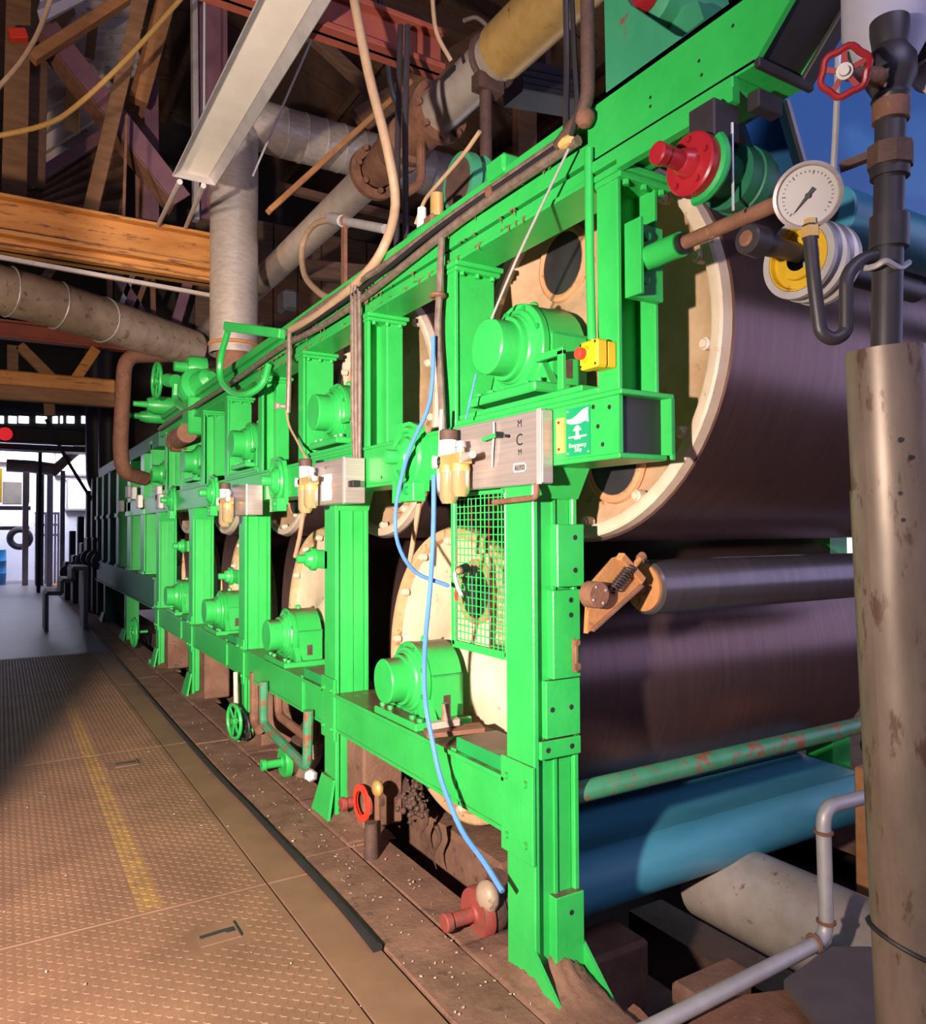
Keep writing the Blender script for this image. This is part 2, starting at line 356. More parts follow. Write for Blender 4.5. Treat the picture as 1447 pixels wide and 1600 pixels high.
def spline(p, n, closed=False):
    m = len(p); out = []
    for i in range(m if closed else m - 1):
        if closed: a, b2, c, d = p[i - 1], p[i], p[(i + 1) % m], p[(i + 2) % m]
        else:
            b2, c = p[i], p[i + 1]; a = p[i - 1] if i else b2 * 2 - c; d = p[i + 2] if i + 2 < m else c * 2 - b2
        for k in range(n):
            t = k / n
            out.append(0.5 * ((2 * b2) + (c - a) * t + (2 * a - 5 * b2 + 4 * c - d) * t * t + (3 * b2 - a - 3 * c + d) * t ** 3))
    if not closed: out.append(p[-1].copy())
    return out
def thing(name, label, cat, loc, group=None, kind=None):
    o = bpy.data.objects.new(name, None); o.empty_display_size = 0.1; col.objects.link(o)
    o.location = loc; ORG[o.name] = Vector(loc); tag(o, label, cat, group, kind)
    return o
def structure(name, mb, mat, parent=None): return mb.build(name, mat, parent, kind=None if parent else 'structure')
def elbow(pts, rad, n=5):
    """polyline with rounded corners of radius rad"""
    pts = [Vector(p) for p in pts]; out = [pts[0]]
    for i in range(1, len(pts) - 1):
        a, b2, c = pts[i - 1], pts[i], pts[i + 1]
        r = min(rad, 0.45 * (a - b2).length, 0.45 * (c - b2).length)
        p = b2 + (a - b2).normalized() * r; q = b2 + (c - b2).normalized() * r
        for k in range(n + 1):
            t = k / n; out.append(p * (1 - t) ** 2 + b2 * 2 * t * (1 - t) + q * t * t)
    out.append(pts[-1]); return out
XA = V(1, 0, 0); YA = V(0, 1, 0); ZA = V(0, 0, 1)
XF = 1.50          # face of the machine frame
PITCH = 1.73
# ================================================================ SETTING
fl = structure('floor', MB().box((-9, -3, -0.12), (1.185, 10.5, -0.012)), 'rust_dark')
GAP = 0.004
ys_ = [-1.64, 0.80, 3.24, 5.68, 8.12, 10.5]
for i in range(len(ys_) - 1):
    for (xa, xb) in ((-6.0, -4.2), (-4.2, -2.45), (-2.45, -0.70), (-0.70, 0.985)):
        MB().box((xa + GAP, ys_[i] + GAP, -0.012), (xb - GAP, ys_[i + 1] - GAP, random.uniform(-0.0012, 0.0)), 0.002).build('tread_plate', 'tread', fl)
    MB().box((0.985 + GAP, ys_[i] + GAP, -0.012), (1.178, ys_[i + 1] - GAP, -0.001), 0.002).build('edge_strip', 'tread', fl)
lug = MB(); s_ = 0.030
slots = [(0.63, 0.775, 2.87, 2.985), (0.635, 0.775, 5.31, 5.43)]
for iy in range(int((10.45 - 1.2) / s_)):
    for ix in range(int((0.97 + 0.68) / s_)):
        x = -0.68 + ix * s_; y = 1.2 + iy * s_
        if any(a - 0.03 < x < b2 + 0.03 and c - 0.03 < y < d + 0.03 for a, b2, c, d in slots): continue
        if any(abs(y - q) < 0.016 for q in ys_): continue
        a = math.radians(45 if (ix + iy) % 2 else -45); ca, sa = math.cos(a), math.sin(a); l, w_ = 0.0160, 0.0066
        z0 = -0.001; z1 = 0.0014
        o = len(lug.v)
        pts = [(-l, 0), (0, -w_), (l, 0), (0, w_)]
        lug.v += [V(x + p * ca - q * sa, y + p * sa + q * ca, z0) for p, q in pts] + [V(x + 0.6 * (p * ca - q * sa), y + 0.6 * (p * sa + q * ca), z1) for p, q in pts]
        lug.f += [(o + 4, o + 5, o + 6, o + 7)] + [(o + k, o + (k + 1) % 4, o + 4 + (k + 1) % 4, o + 4 + k) for k in range(4)]
lug.build('tread_lugs', 'tread', fl, kind='stuff')
# lifting slots let into the plates
for (a, b2, c, d) in slots:
    MB().box((a, c, -0.001), (b2, d, 0.0035), 0.002).build('slot_plate', 'tread', fl)
    MB().prism([V(a + 0.01, c + 0.055, 0.0037), V(b2 - 0.045, c + 0.062, 0.0037), V(b2 - 0.04, c + 0.05, 0.0037), V(b2 - 0.008, c + 0.05, 0.0037), V(b2 - 0.008, c + 0.085, 0.0037), V(b2 - 0.05, c + 0.085, 0.0037), V(a + 0.01, c + 0.078, 0.0037)], (0, 0, 0.0006)).build('slot_opening', 'black_steel', fl)
    MB().box((b2, c + 0.01, -0.001), (b2 + 0.006, d + 0.01, 0.005)).build('slot_edge', 'black_steel', fl)
structure('floor_far', MB().box((-14, 10.5, -0.12), (1.19, 30, -0.002)), 'far_floor')
# brown sill the machine stands on, laid in slabs
sill = structure('floor_sill', MB().box((1.19, -1.5, -0.5), (1.60, 26, -0.02)), 'concrete_brown')
for (y0, y1) in ((-1.5, 1.62), (1.63, 3.40), (3.41, 5.6), (5.61, 8.4), (8.41, 12.5), (12.51, 26)):
    MB().box((1.19, y0, -0.03), (1.425, y1, random.uniform(-0.004, 0.004)), 0.006).build('sill_slab', 'concrete_brown', sill)
    MB().box((1.437, y0, -0.03), (1.62, y1, random.uniform(-0.004, 0.006)), 0.006).build('sill_slab', 'concrete_brown', sill)
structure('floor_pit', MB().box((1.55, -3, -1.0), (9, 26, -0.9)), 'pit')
structure('floor_ledge', MB().box((1.86, 2.78, -0.5), (2.10, 16, 0.045), 0.02), 'concrete_brown')
structure('floor_beyond', MB().box((4.7, -3, -0.6), (9, 26, -0.3)), 'concrete_brown')
structure('floor_near_edge', MB().box((1.55, 0.9, -0.9), (1.64, 1.56, -0.03)), 'concrete_brown')
# debris on the sill
db = MB()
for i in range(230):
    if i < 190: x, y = random.uniform(1.20, 1.58), 1.75 + abs(random.gauss(0, 2.2))
    else: x, y = random.uniform(-0.4, 1.15), random.uniform(1.9, 6)
    a = random.uniform(0, 6.3); l = random.uniform(0.0015, 0.006); w_ = random.uniform(0.001, 0.003); z = 0.006 if x > 1.19 else 0.003
    d = V(math.cos(a), math.sin(a), random.uniform(-0.2, 0.3)).normalized()
    db.obox((x, y, z + w_), (d, V(-d.y, d.x, 0).normalized(), d.cross(V(-d.y, d.x, 0).normalized())), (l, w_, w_ * 0.5))
tag(db.build('paper_scraps', 'scrap'), 'tiny pale paper crumbs littering the brown sill and the walkway', 'debris', kind='stuff')
# loose dirt heaped against the column feet
dm = MB()
for k in range(5):
    yy = 2.115 + PITCH * k; nx, ny = 22, 34; o = len(dm.v)
    for j in range(ny):
        for i in range(nx):
            x = 1.42 + 0.26 * i / (nx - 1); y = yy - 0.42 + 0.72 * j / (ny - 1)
            hgt = 0.075 * math.exp(-((x - 1.60) / 0.10) ** 2 - ((y - yy + 0.04) / 0.17) ** 2) * (1.0 if k == 0 else 0.6)
            hgt += random.uniform(0, 0.016) * (0.25 + hgt / 0.05)
            if i in (0, nx - 1) or j in (0, ny - 1): hgt = -0.02
            dm.v.append(V(x, y, hgt))
    dm.f += [(o + j * nx + i, o + j * nx + i + 1, o + (j + 1) * nx + i + 1, o + (j + 1) * nx + i) for j in range(ny - 1) for i in range(nx - 1)]
tag(dm.build('dirt_heap', 'concrete_brown', sharp=80), 'lumpy brown dirt and fibre heaped around the column feet', 'dirt', kind='stuff')
# black strip lying along the joint
pts = [at(590, 1482, Z=0.01), at(545, 1428, Z=0.01), at(500, 1378, Z=0.01), at(445, 1320, Z=0.01), at(385, 1256, Z=0.01), at(330, 1200, Z=0.01), at(250, 1108, Z=0.01), at(205, 1055, Z=0.01), at(165, 1010, Z=0.01), V(1.175, 14.5, 0.01), V(1.175, 20, 0.01)]
MB().tube(pts, [0.020, 0.017, 0.016, 0.013, 0.012, 0.011, 0.010, 0.010, 0.010], 8, 6).build('floor_cable', 'black_rubber', label='black rubber cable lying along the joint between walkway and sill', cat='cable')

# ---- far end wall, windows, and the glazed bays
YF = 27.0
wf = structure('wall_far', MB().box((-14, YF, -0.1), (9, YF + 0.2, 10.5)), 'wall_pale')
def farpanel(name, px0, py0, px1, py1, mat, th=0.08, y=YF):
    a = at(px0, py0, Y=y); b2 = at(px1, py1, Y=y)
    return MB().box((a.x, y - th, b2.z), (b2.x, y, a.z), 0.01), mat
wi = 0
for (x0, y0, x1, y1) in ((-260, 705, -130, 830), (-120, 705, -8, 750), (0, 700, 84, 722), (88, 712, 160, 742), (105, 750, 165, 795)):
    wi += 1
    m_, mt = farpanel('w', x0, y0, x1, y1, 'daylight', 0.05)
    wo = structure('window_%d' % wi, m_, 'daylight')
    a = at(x0, y0, Y=YF); b2 = at(x1, y1, Y=YF)
    fr = MB(); t = 0.06
    fr.box((a.x - t, YF - 0.1, a.z), (b2.x + t, YF, a.z + t)); fr.box((a.x - t, YF - 0.1, b2.z - t), (b2.x + t, YF, b2.z))
    n_ = max(1, int((b2.x - a.x) / 0.8))
    for q in range(n_ + 1):
        xx = a.x + (b2.x - a.x) * q / n_; fr.box((xx - 0.03, YF - 0.1, b2.z), (xx + 0.03, YF, a.z))
    fr.build('window_frame', 'galv', wo)
# clerestory slots high in the dark gable
for (x0, x1) in ((0, 6), (13, 26), (29, 45), (56, 73), (82, 90), (94, 98), (104, 116), (127, 134), (168, 174)):
    wi += 1
    m_, mt = farpanel('w', x0, 650, x1, 662, 'daylight', 0.05, 24.0)
    structure('window_%d' % wi, m_, 'daylight')
a = at(-300, 600, Y=24); b2 = at(200, 650, Y=24)
gb = MB()
gb.box((a.x, 24, at(60, 650, Y=24).z), (b2.x, 24.15, 10.5)); gb.box((a.x, 24, at(60, 692, Y=24).z), (b2.x, 24.15, at(60, 649, Y=24).z))
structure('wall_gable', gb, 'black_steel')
structure('wall_partition', MB().box((1.95, 16.6, -0.1), (9.0, 16.8, 10.0)), 'wall_dark')
wr = structure('wall_right', MB().box((9.0, 1, 2.4), (9.2, 27, 10)).box((9.0, -8, 5.6), (9.2, 1, 10)).box((9.0, -8, -0.3), (9.2, 1, 0.6)).box((9.0, -3, -0.3), (9.2, 27, 0.7)).box((9.0, 13, 0.7), (9.2, 27, 2.4)).box((9.0, 1.0, 0.7), (9.2, 3, 2.4)), 'wall_dark')
wg = structure('window_30', MB().box((9.05, 3, 0.7), (9.1, 13, 2.4)), 'daylight')
wf_ = MB()
for q in range(11): wf_.box((8.99, 3 + q - 0.04, 0.7), (9.08, 3 + q + 0.04, 2.4))
wf_.box((8.99, 3, 1.52), (9.08, 13, 1.58)); wf_.build('window_frame', 'galv', wg)
wg2 = structure('window_31', MB().box((9.05, -8, 0.6), (9.1, 1, 5.6)), 'sheen_glow')  # unseen glowing bay, added where its reflection gives the drums a cool sheen
for q in range(10): MB().box((8.97, -8 + q - 0.05, 0.6), (9.06, -8 + q + 0.05, 5.6)).build('window_mullion', 'galv', wg2)
for z in (1.85, 3.1, 4.35): MB().box((8.98, -8, z - 0.04), (9.06, 1, z + 0.04)).build('window_transom', 'galv', wg2)
# ---- roof: two boarded slopes on purlins
rf = structure('ceiling', MB().prism([V(-9, -3, 7.7), V(3, -3, 10.3), V(10, -3, 8.1), V(10, -3, 8.25), V(3, -3, 10.45), V(-9, -3, 7.85)], (0, 31, 0)), 'wall_dark')
for i in range(26):
    y = 3.0 + i * 0.72
    d = 0.02 * (i % 3)
    MB().prism([V(-9, y, 7.68 - d), V(3, y, 10.28 - d), V(3, y, 10.24 - d), V(-9, y, 7.64 - d)], (0, 0.68, 0)).build('roof_board', 'wood_dark', rf)
    MB().prism([V(3, y, 10.28 - d), V(9, y, 8.4 - d), V(9, y, 8.36 - d), V(3, y, 10.24 - d)], (0, 0.68, 0)).build('roof_board', 'wood_dark', rf)
for i in range(9):
    x = -8 + i * 1.35; z = 7.7 + (x + 9) * 2.6 / 12 - 0.15
    MB().box((x - 0.06, 2, z - 0.16), (x + 0.06, 22, z)).build('purlin', 'wood', rf)
for i in range(4):
    x = 4 + i * 1.35; z = 10.3 - (x - 3) * 2.2 / 7 - 0.15
    MB().box((x - 0.06, 2, z - 0.16), (x + 0.06, 22, z)).build('purlin', 'wood', rf)
# ================================================================ MACHINE FRAME
fr = thing('dryer_frame', 'long bright green steel frame of columns and rails carrying the drying drums', 'machine frame', (XF, 2.0, 0))
COLY = [2.115 + PITCH * k for k in range(5)]
def bolt(mb, p, d, r=0.012, h=0.012):
    mb.lathe(p, d, [(0, r), (h, r), (h, r * 0.2)], 6)
for k, yc in enumerate(COLY):
    c = MB()
    c.box((XF, yc - 0.08, 0.0), (XF + 0.022, yc + 0.08, 1.70), 0.004)          # walkway-side flange
    c.box((XF + 0.022, yc - 0.062, 0.0), (XF + 0.168, yc + 0.062, 1.70), 0.004)
    c.box((XF + 0.168, yc - 0.078, 0.0), (XF + 0.19, yc + 0.078, 1.70), 0.004)
    c.box((XF + 0.09, yc - 0.070, 0.05), (XF + 0.102, yc + 0.06, 1.68))
    co = c.build('lower_column', 'green', fr)
    # splayed foot
    if k:
        f_ = MB()
        f_.prism([V(XF - 0.014, yc - 0.078, 0.20), V(XF - 0.014, yc + 0.085, 0.20), V(XF - 0.055, yc + 0.135, 0.0), V(XF - 0.055, yc - 0.10, 0.0)], (0.016, 0, 0.004))
        f_.build('foot_plate', 'green', co)
    for xg in ((XF - 0.008, XF + 0.185) if k == 0 else (XF + 0.185,)):
        MB().prism([V(xg, yc - 0.075, 0.13), V(xg, yc - 0.25, -0.02), V(xg, yc - 0.22, -0.03), V(xg, yc - 0.06, 0.06)], (0.012, 0, 0)).build('foot_gusset', 'green', co)
    # head bracket under the middle beam
    h = MB()
    h.prism([V(XF + 0.005, yc - 0.09, 1.60), V(XF + 0.005, yc - 0.15, 1.70), V(XF + 0.005, yc + 0.15, 1.70), V(XF + 0.005, yc + 0.09, 1.60)], (0.18, 0, 0))
    h.build('head_bracket', 'green', co)
    # joint plate where the rail meets the column
    j = MB(); j.box((XF - 0.012, yc - 0.085, 0.40), (XF + 0.003, yc + 0.10, 0.72), 0.003)
    for dz in (0.46, 0.66):
        bolt(j, V(XF - 0.012, yc - 0.05, dz), -XA); bolt(j, V(XF - 0.012, yc + 0.06, dz), -XA)
    j.build('joint_plate', 'green', co)
# plates stacked up the end face of the nearest column
y0 = COLY[0] - 0.08
ep = fr
for (za, zb, xa, xb, pr_, holes) in ((1.305, 1.515, 0.085, 0.200, 0.022, ((0.160, 1.36), (0.160, 1.47))), (1.00, 1.295, 0.070, 0.186, 0.016, ((0.145, 1.26), (0.145, 1.21))),
                                     (0.805, 0.995, 0.045, 0.190, 0.008, ((0.07, 0.90), (0.15, 0.90))), (0.035, 0.285, 0.070, 0.190, 0.020, ((0.135, 0.225), (0.10, 0.07))), (0.74, 0.80, 0.020, 0.19, 0.010, ((0.05, 0.77), (0.15, 0.77)))):
    pl = MB().box((XF + xa, y0 - pr_, za), (XF + xb, y0 + 0.02, zb), 0.003).build('end_plate', 'green', ep)
    for (hx, hz) in holes: MB().lathe(V(XF + hx, y0 - pr_ - 0.0012, hz), YA, [(0, 0.009), (0.004, 0.009)], 12).build('bolt_hole', 'black_steel', pl)
lv = MB(); lv.bar(V(XF + 0.150, y0 - 0.03, 1.02), V(XF + 0.150, y0 - 0.03, 1.13), 0.022, 0.014, 0.003)
bolt(lv, V(XF + 0.150, y0 - 0.035, 1.04), -YA, 0.014, 0.01); bolt(lv, V(XF + 0.150, y0 - 0.035, 1.12), -YA, 0.012, 0.01)
lv.build('end_lever', 'rust', fr, label='small rusty lever')
# lower rails, one per bay
for k in range(4):
    a = COLY[k] + 0.08; b2 = COLY[k + 1] - 0.08; m_ = (a + b2) / 2
    r = MB(); r.box((XF + 0.004, a, 0.45), (XF + 0.03, b2, 0.630)); r.box((XF - 0.012, a, 0.630), (XF + 0.26, b2, 0.648), 0.003); r.box((XF, a, 0.45), (XF + 0.12, b2, 0.466))
    ro = r.build('lower_rail', 'green', fr)
    s2 = MB()
    for q in (a + 0.36, ):
        s2.box((XF - 0.004, q - 0.014, 0.452), (XF + 0.004, q + 0.014, 0.66))
        s2.box((XF + 0.0, q - 0.04, 0.452), (XF + 0.0035, q - 0.033, 0.63))
    s2.build('rail_stiffener', 'green', ro)
    MB().box((XF + 0.01, a + 0.02, 0.648), (XF + 0.20, a + 0.36, 0.700), 0.004).build('rail_pad', 'green_old', ro)
    # far ledge under the drum journal
    MB().box((XF + 0.26, a, 0.56), (XF + 0.30, b2, 0.648)).build('rail_ledge', 'rust_dark', ro)
# middle beam: hollow, with an open near end
mbm = MB(); Y0, Y1 = 1.62, 11.5
mbm.box((XF, Y0, 1.715), (XF + 0.014, Y1, 1.880)); mbm.box((XF + 0.176, Y0 - 0.03, 1.715), (XF + 0.19, Y1, 1.880)); mbm.box((XF, Y0, 1.700), (XF + 0.19, Y1, 1.716), 0.003); mbm.box((XF - 0.01, Y0 - 0.02, 1.880), (XF + 0.20, Y1, 1.895), 0.003)
mb_o = mbm.build('middle_beam', 'green', fr)
MB().prism([V(XF + 0.014, Y0 + 0.012, 1.717), V(XF + 0.014, Y0 + 0.012, 1.88), V(XF + 0.176, Y0 + 0.012, 1.88), V(XF + 0.176, Y0 + 0.012, 1.717)], (0, 0.01, 0)).build('end_shade_plate', 'black_steel', mb_o)  # black plate standing in for the shade inside the open beam end
lip = MB(); lip.prism([V(XF + 0.19, Y0 - 0.03, 1.88), V(XF + 0.19, Y0 - 0.03, 1.70), V(XF + 0.19, Y0 - 0.02, 1.70), V(XF + 0.19, Y0 + 0.02, 1.88)], (-0.01, 0, 0)); lip.build('end_lip', 'green', mb_o)
for k in range(5):                         # stepped pads under each upper bearing
    yb = 2.20 + PITCH * k
    MB().box((XF - 0.006, yb - 0.50, 1.895), (XF + 0.19, yb + 0.32, 1.915), 0.003).box((XF - 0.002, yb - 0.42, 1.915), (XF + 0.19, yb + 0.30, 1.935), 0.003).build('bearing_pad', 'green', mb_o)
for (yy, zz) in ((1.66, 1.85), (1.71, 1.80), (1.69, 1.745), (1.73, 1.86), (2.02, 1.84), (3.1, 1.80), (3.2, 1.74)): MB().lathe(V(XF - 0.0012, yy, zz), XA, [(0, 0.007), (0.003, 0.007)], 10).build('bolt_hole', 'black_steel', mb_o)
# upper pillars (H section), two per drum
PIL = [(1.665 + PITCH * k, 0) for k in range(5)] + [(2.575 + PITCH * k, 1) for k in range(5)]
for (yc, kind_) in PIL:
    w_ = 0.045
    p = MB(); z0, z1 = 1.895, 2.54
    if kind_ == 0:
        p.box((XF, yc - w_, z0), (XF + 0.016, yc + w_, z1), 0.003)
        if yc < 2: p.box((XF + 0.145, yc - w_, z0), (XF + 0.160, yc + w_, z1), 0.003)
        else: p.box((XF + 0.10, yc - w_, z0), (XF + 0.19, yc + w_, z1), 0.006)
        p.box((XF + 0.01, yc + w_ - 0.012, z0), (XF + 0.15, yc + w_, z1))
    else:
        p.box((XF, yc - w_, z0), (XF + 0.016, yc + w_, z1), 0.003); p.box((XF + 0.016, yc - w_ + 0.012, z0), (XF + 0.19, yc + w_ - 0.01, z1), 0.002)
    po = p.build('upper_pillar', 'green', fr)
    cp = MB(); cp.box((XF - 0.008, yc - w_ - 0.02, 2.50), (XF + 0.20, yc + w_ + 0.02, 2.518), 0.004); cp.box((XF - 0.012, yc - w_ - 0.03, 2.518), (XF + 0.21, yc + w_ + 0.03, 2.538), 0.004)
    for dx in (0.03, 0.10, 0.17): bolt(cp, V(XF + dx, yc - w_ - 0.005, 2.500), -ZA, 0.010, 0.014)
    cp.build('pillar_cap', 'green', po)
# top beam
tb = MB()
tb.box((XF, 1.72, 2.535), (XF + 0.17, 9.0, 2.550), 0.003); tb.box((XF + 0.012, 1.72, 2.550), (XF + 0.03, 9.0, 2.592)); tb.box((XF + 0.005, 1.72, 2.604), (XF + 0.03, 9.0, 2.660), 0.003)
tb.box((XF + 0.06, 1.72, 2.55), (XF + 0.075, 9.0, 2.77)); tb.box((XF + 0.02, 1.72, 2.735), (XF + 0.17, 9.0, 2.785), 0.004)
tbo = tb.build('top_beam', 'green', fr)
# deeper overhanging end of the top beam
oh = MB()
for xo in (XF - 0.004, XF + 0.164): oh.prism([V(xo, 1.15, 2.585), V(xo, 1.74, 2.585), V(xo, 1.74, 2.765), V(xo, 0.96, 2.765)], (0.016, 0, 0))
oh.box((XF - 0.004, 0.97, 2.750), (XF + 0.18, 1.74, 2.765)); oh.box((XF - 0.004, 1.15, 2.578), (XF + 0.18, 1.74, 2.592))
oho = oh.build('overhang_beam', 'green', fr)
MB().prism([V(XF + 0.012, 1.165, 2.592), V(XF + 0.164, 1.165, 2.592), V(XF + 0.164, 0.985, 2.750), V(XF + 0.012, 0.985, 2.750)], (0, 0.012, 0)).build('end_shade_plate', 'black_steel', oho)  # slanted black plate, paints the hollow nose as dark as its shade
MB().box((XF - 0.02, 1.20, 2.545), (XF + 0.12, 1.72, 2.578), 0.004).box((XF - 0.02, 1.20, 2.515), (XF + 0.005, 1.60, 2.548)).build('overhang_flange', 'green', oho)
oe = MB()
oe.box((XF - 0.006, 1.135, 2.57), (XF + 0.20, 1.152, 2.592), 0.003); oe.bar(V(XF + 0.178, 1.145, 2.585), V(XF + 0.178, 0.965, 2.77), 0.045, 0.014, 0.003, up=YA)
MB().box((XF + 0.03, 1.165, 2.50), (XF + 0.12, 1.20, 2.545), 0.003).build('end_shim', 'steel_dark', oho)
oe.build('overhang_end_flange', 'steel_dark', oho)
for (px, py) in ((1092, 95), (1096, 117), (1016, 152), (1016, 166), (1145, 40)):
    q = at(px, py, X=XF - 0.005); MB().lathe(q, XA, [(0, 0.0045), (0.002, 0.0045)], 8).build('bolt_hole', 'black_steel', oho)
# standing gusset on the overhang
gs = MB(); gs.prism([at(947, 148, X=XF + 0.02), at(1075, 60, X=XF + 0.02), at(1055, 55, X=XF + 0.02), at(985, 8, X=XF + 0.02), at(975, -10, X=XF + 0.02), at(944, -8, X=XF + 0.02)], (0.025, 0, 0))
gs.prism([at(947, 148, X=XF + 0.015), at(1085, 52, X=XF + 0.015), at(1085, 45, X=XF + 0.015), at(950, 138, X=XF + 0.015)], (0.06, 0, 0))
gs.build('overhang_gusset', 'green_dull', fr)
# second section: heavy dark green beam and its posts
b3 = MB(); b3.box((XF - 0.01, 9.20, 0.64), (XF + 0.12, 15.2, 0.955), 0.004); b3.box((XF - 0.03, 9.2, 0.62), (XF + 0.15, 15.2, 0.645)); b3.box((XF - 0.03, 9.2, 0.95), (XF + 0.15, 15.2, 0.97))
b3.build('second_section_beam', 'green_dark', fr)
for i, (px, wd) in enumerate(((222, 0.28), (201, 0.30), (183, 0.30), (170, 0.3), (160, 0.3), (151, 0.3))):
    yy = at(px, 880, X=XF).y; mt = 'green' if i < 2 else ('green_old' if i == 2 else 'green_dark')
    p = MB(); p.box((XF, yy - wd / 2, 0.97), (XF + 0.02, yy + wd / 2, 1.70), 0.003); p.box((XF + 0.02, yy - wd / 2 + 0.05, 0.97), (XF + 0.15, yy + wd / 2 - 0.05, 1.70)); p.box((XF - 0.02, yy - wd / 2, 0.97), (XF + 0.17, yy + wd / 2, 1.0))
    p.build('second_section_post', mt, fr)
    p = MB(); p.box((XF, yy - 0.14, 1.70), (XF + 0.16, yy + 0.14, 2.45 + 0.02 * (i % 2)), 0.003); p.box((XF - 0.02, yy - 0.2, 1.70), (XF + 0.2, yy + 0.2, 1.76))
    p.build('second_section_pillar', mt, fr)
for i, px in enumerate((196, 163)):
    yy = at(px, 930, X=XF).y
    p = MB(); p.box((XF, yy - 0.12, 0.0), (XF + 0.16, yy + 0.12, 0.63), 0.003); p.prism([V(XF - 0.02, yy - 0.13, 0.14), V(XF - 0.02, yy + 0.13, 0.14), V(XF - 0.06, yy + 0.22, 0), V(XF - 0.06, yy - 0.22, 0)], (0.02, 0, 0)); p.build('second_section_leg', 'green' if i == 0 else 'green_dark', fr)
b4 = MB(); b4.box((XF, 9.0, 2.44), (XF + 0.16, 15.0, 2.60)); b4.build('second_section_top_beam', 'green_dark', fr)
# frame on the far side of the machine
ff = thing('far_side_frame', 'green frame on the far side of the machine, glimpsed between the drums', 'machine frame', (4.35, 4.0, 0))
for k in range(6):
    yc = 2.88 + PITCH * k
    MB().box((4.26, yc - 0.09, -0.05), (4.44, yc + 0.09, 1.75), 0.004).build('lower_column', 'green', ff)
    MB().box((4.26, yc - 0.55, 1.85), (4.42, yc - 0.47, 2.55), 0.004).build('upper_pillar', 'green', ff)
MB().box((4.26, 1.6, 1.70), (4.44, 11.5, 1.88), 0.004).build('middle_beam', 'green', ff)
MB().box((4.26, 1.2, 2.55), (4.44, 9.0, 2.78), 0.004).build('top_beam', 'green', ff)
MB().box((4.26, 3.0, 0.45), (4.40, 9.5, 0.64), 0.004).build('lower_rail', 'green', ff)

# ================================================================ DRUMS
R = 0.69; XH = 1.85; XE = 4.05
ordn = ['nearest', 'second nearest', 'third nearest', 'fourth nearest', 'fifth nearest', 'farthest']
def drum(yc, zc, label, group, lower, k):
    d = thing('drying_drum', label, 'drum', (XH, yc, zc - R), group)
    n = 72 if k < 2 else 40
    MB().lathe((XH + 0.012, yc, zc), XA, [(0, R - 0.035), (0.0, R), (XE - XH - 0.012, R), (XE - XH - 0.012, R - 0.04)], n, caps=False).build('shell', 'shell', d, sharp=30)
    # dished head with a rim ring
    rim = MB().lathe((XH - 0.030, yc, zc), XA, [(0.05, R - 0.065), (0.006, R - 0.058), (0.0, R - 0.048), (0.0, R - 0.022), (0.006, R - 0.014), (0.045, R - 0.010)], n, caps=False).build('rim_ring', 'rim_tan' if lower else 'rim_white', d)
    for i in range(14 if k < 3 else 0):
        a = 2 * math.pi * (i + 0.3) / 14
        MB().lathe(V(XH - 0.034, yc + (R - 0.072) * math.cos(a), zc + (R - 0.072) * math.sin(a)), -XA, [(-0.03, 0.020), (0.0, 0.020), (0.003, 0.015), (0.009, 0.013), (0.009, 0.004)], 10).build('rim_bolt', 'rim_white', rim)
    hd = MB().lathe((XH + 0.0, yc, zc), XA, [(0.012, R - 0.062), (0.045, R - 0.13), (0.060, R - 0.30), (0.02, 0.22), (-0.02, 0.17), (-0.03, 0.10), (-0.03, 0.001)], n, caps=False)
    ho = hd.build('head', 'head_cream' if lower else 'head_upper', d)
    # manhole: dark opening with a raised lip
    for s2 in (1, -1):
        oy, oz = (-0.10, 0.38) if lower else (0.14, 0.40)
        cy_, cz_ = yc + s2 * oy, zc + s2 * oz
        MB().lathe(V(XH + 0.040, cy_, cz_), -XA, [(0.0, 0.125), (0.012, 0.125), (0.014, 0.118)], 24).build('manhole', 'black_steel', ho)
        MB().torus(V(XH + 0.035, cy_, cz_), XA, 0.135, 0.018, 28, 8).build('manhole_lip', 'head_tan', ho)
    MB().lathe((XH - 0.22, yc, zc), XA, [(0, 0.075), (0.20, 0.075), (0.20, 0.10), (0.26, 0.10)], 20).build('journal', 'rust_dark', d)
    MB().lathe((XE - 0.02, yc, zc), XA, [(0, R - 0.03), (0.01, 0.12), (0.02, 0.08), (0.20, 0.08)], 32).build('far_head', 'head_tan', d)
    return d
ZU, ZL = 2.14, 0.83
for k in range(6):
    drum(2.20 + PITCH * k, ZU, ('huge dark brown drying drum with cream head at the near end, top right' if k == 0 else ordn[k] + ' drum of the upper row, cream head seen between the upper pillars'), 'upper drying drums', False, k)
for k in range(5):
    drum(3.10 + PITCH * k, ZL, ('big lower drum with pale cream head behind the wire guard' if k == 0 else ordn[k] + ' drum of the lower row, cream head above the lower rail'), 'lower drying drums', True, k)

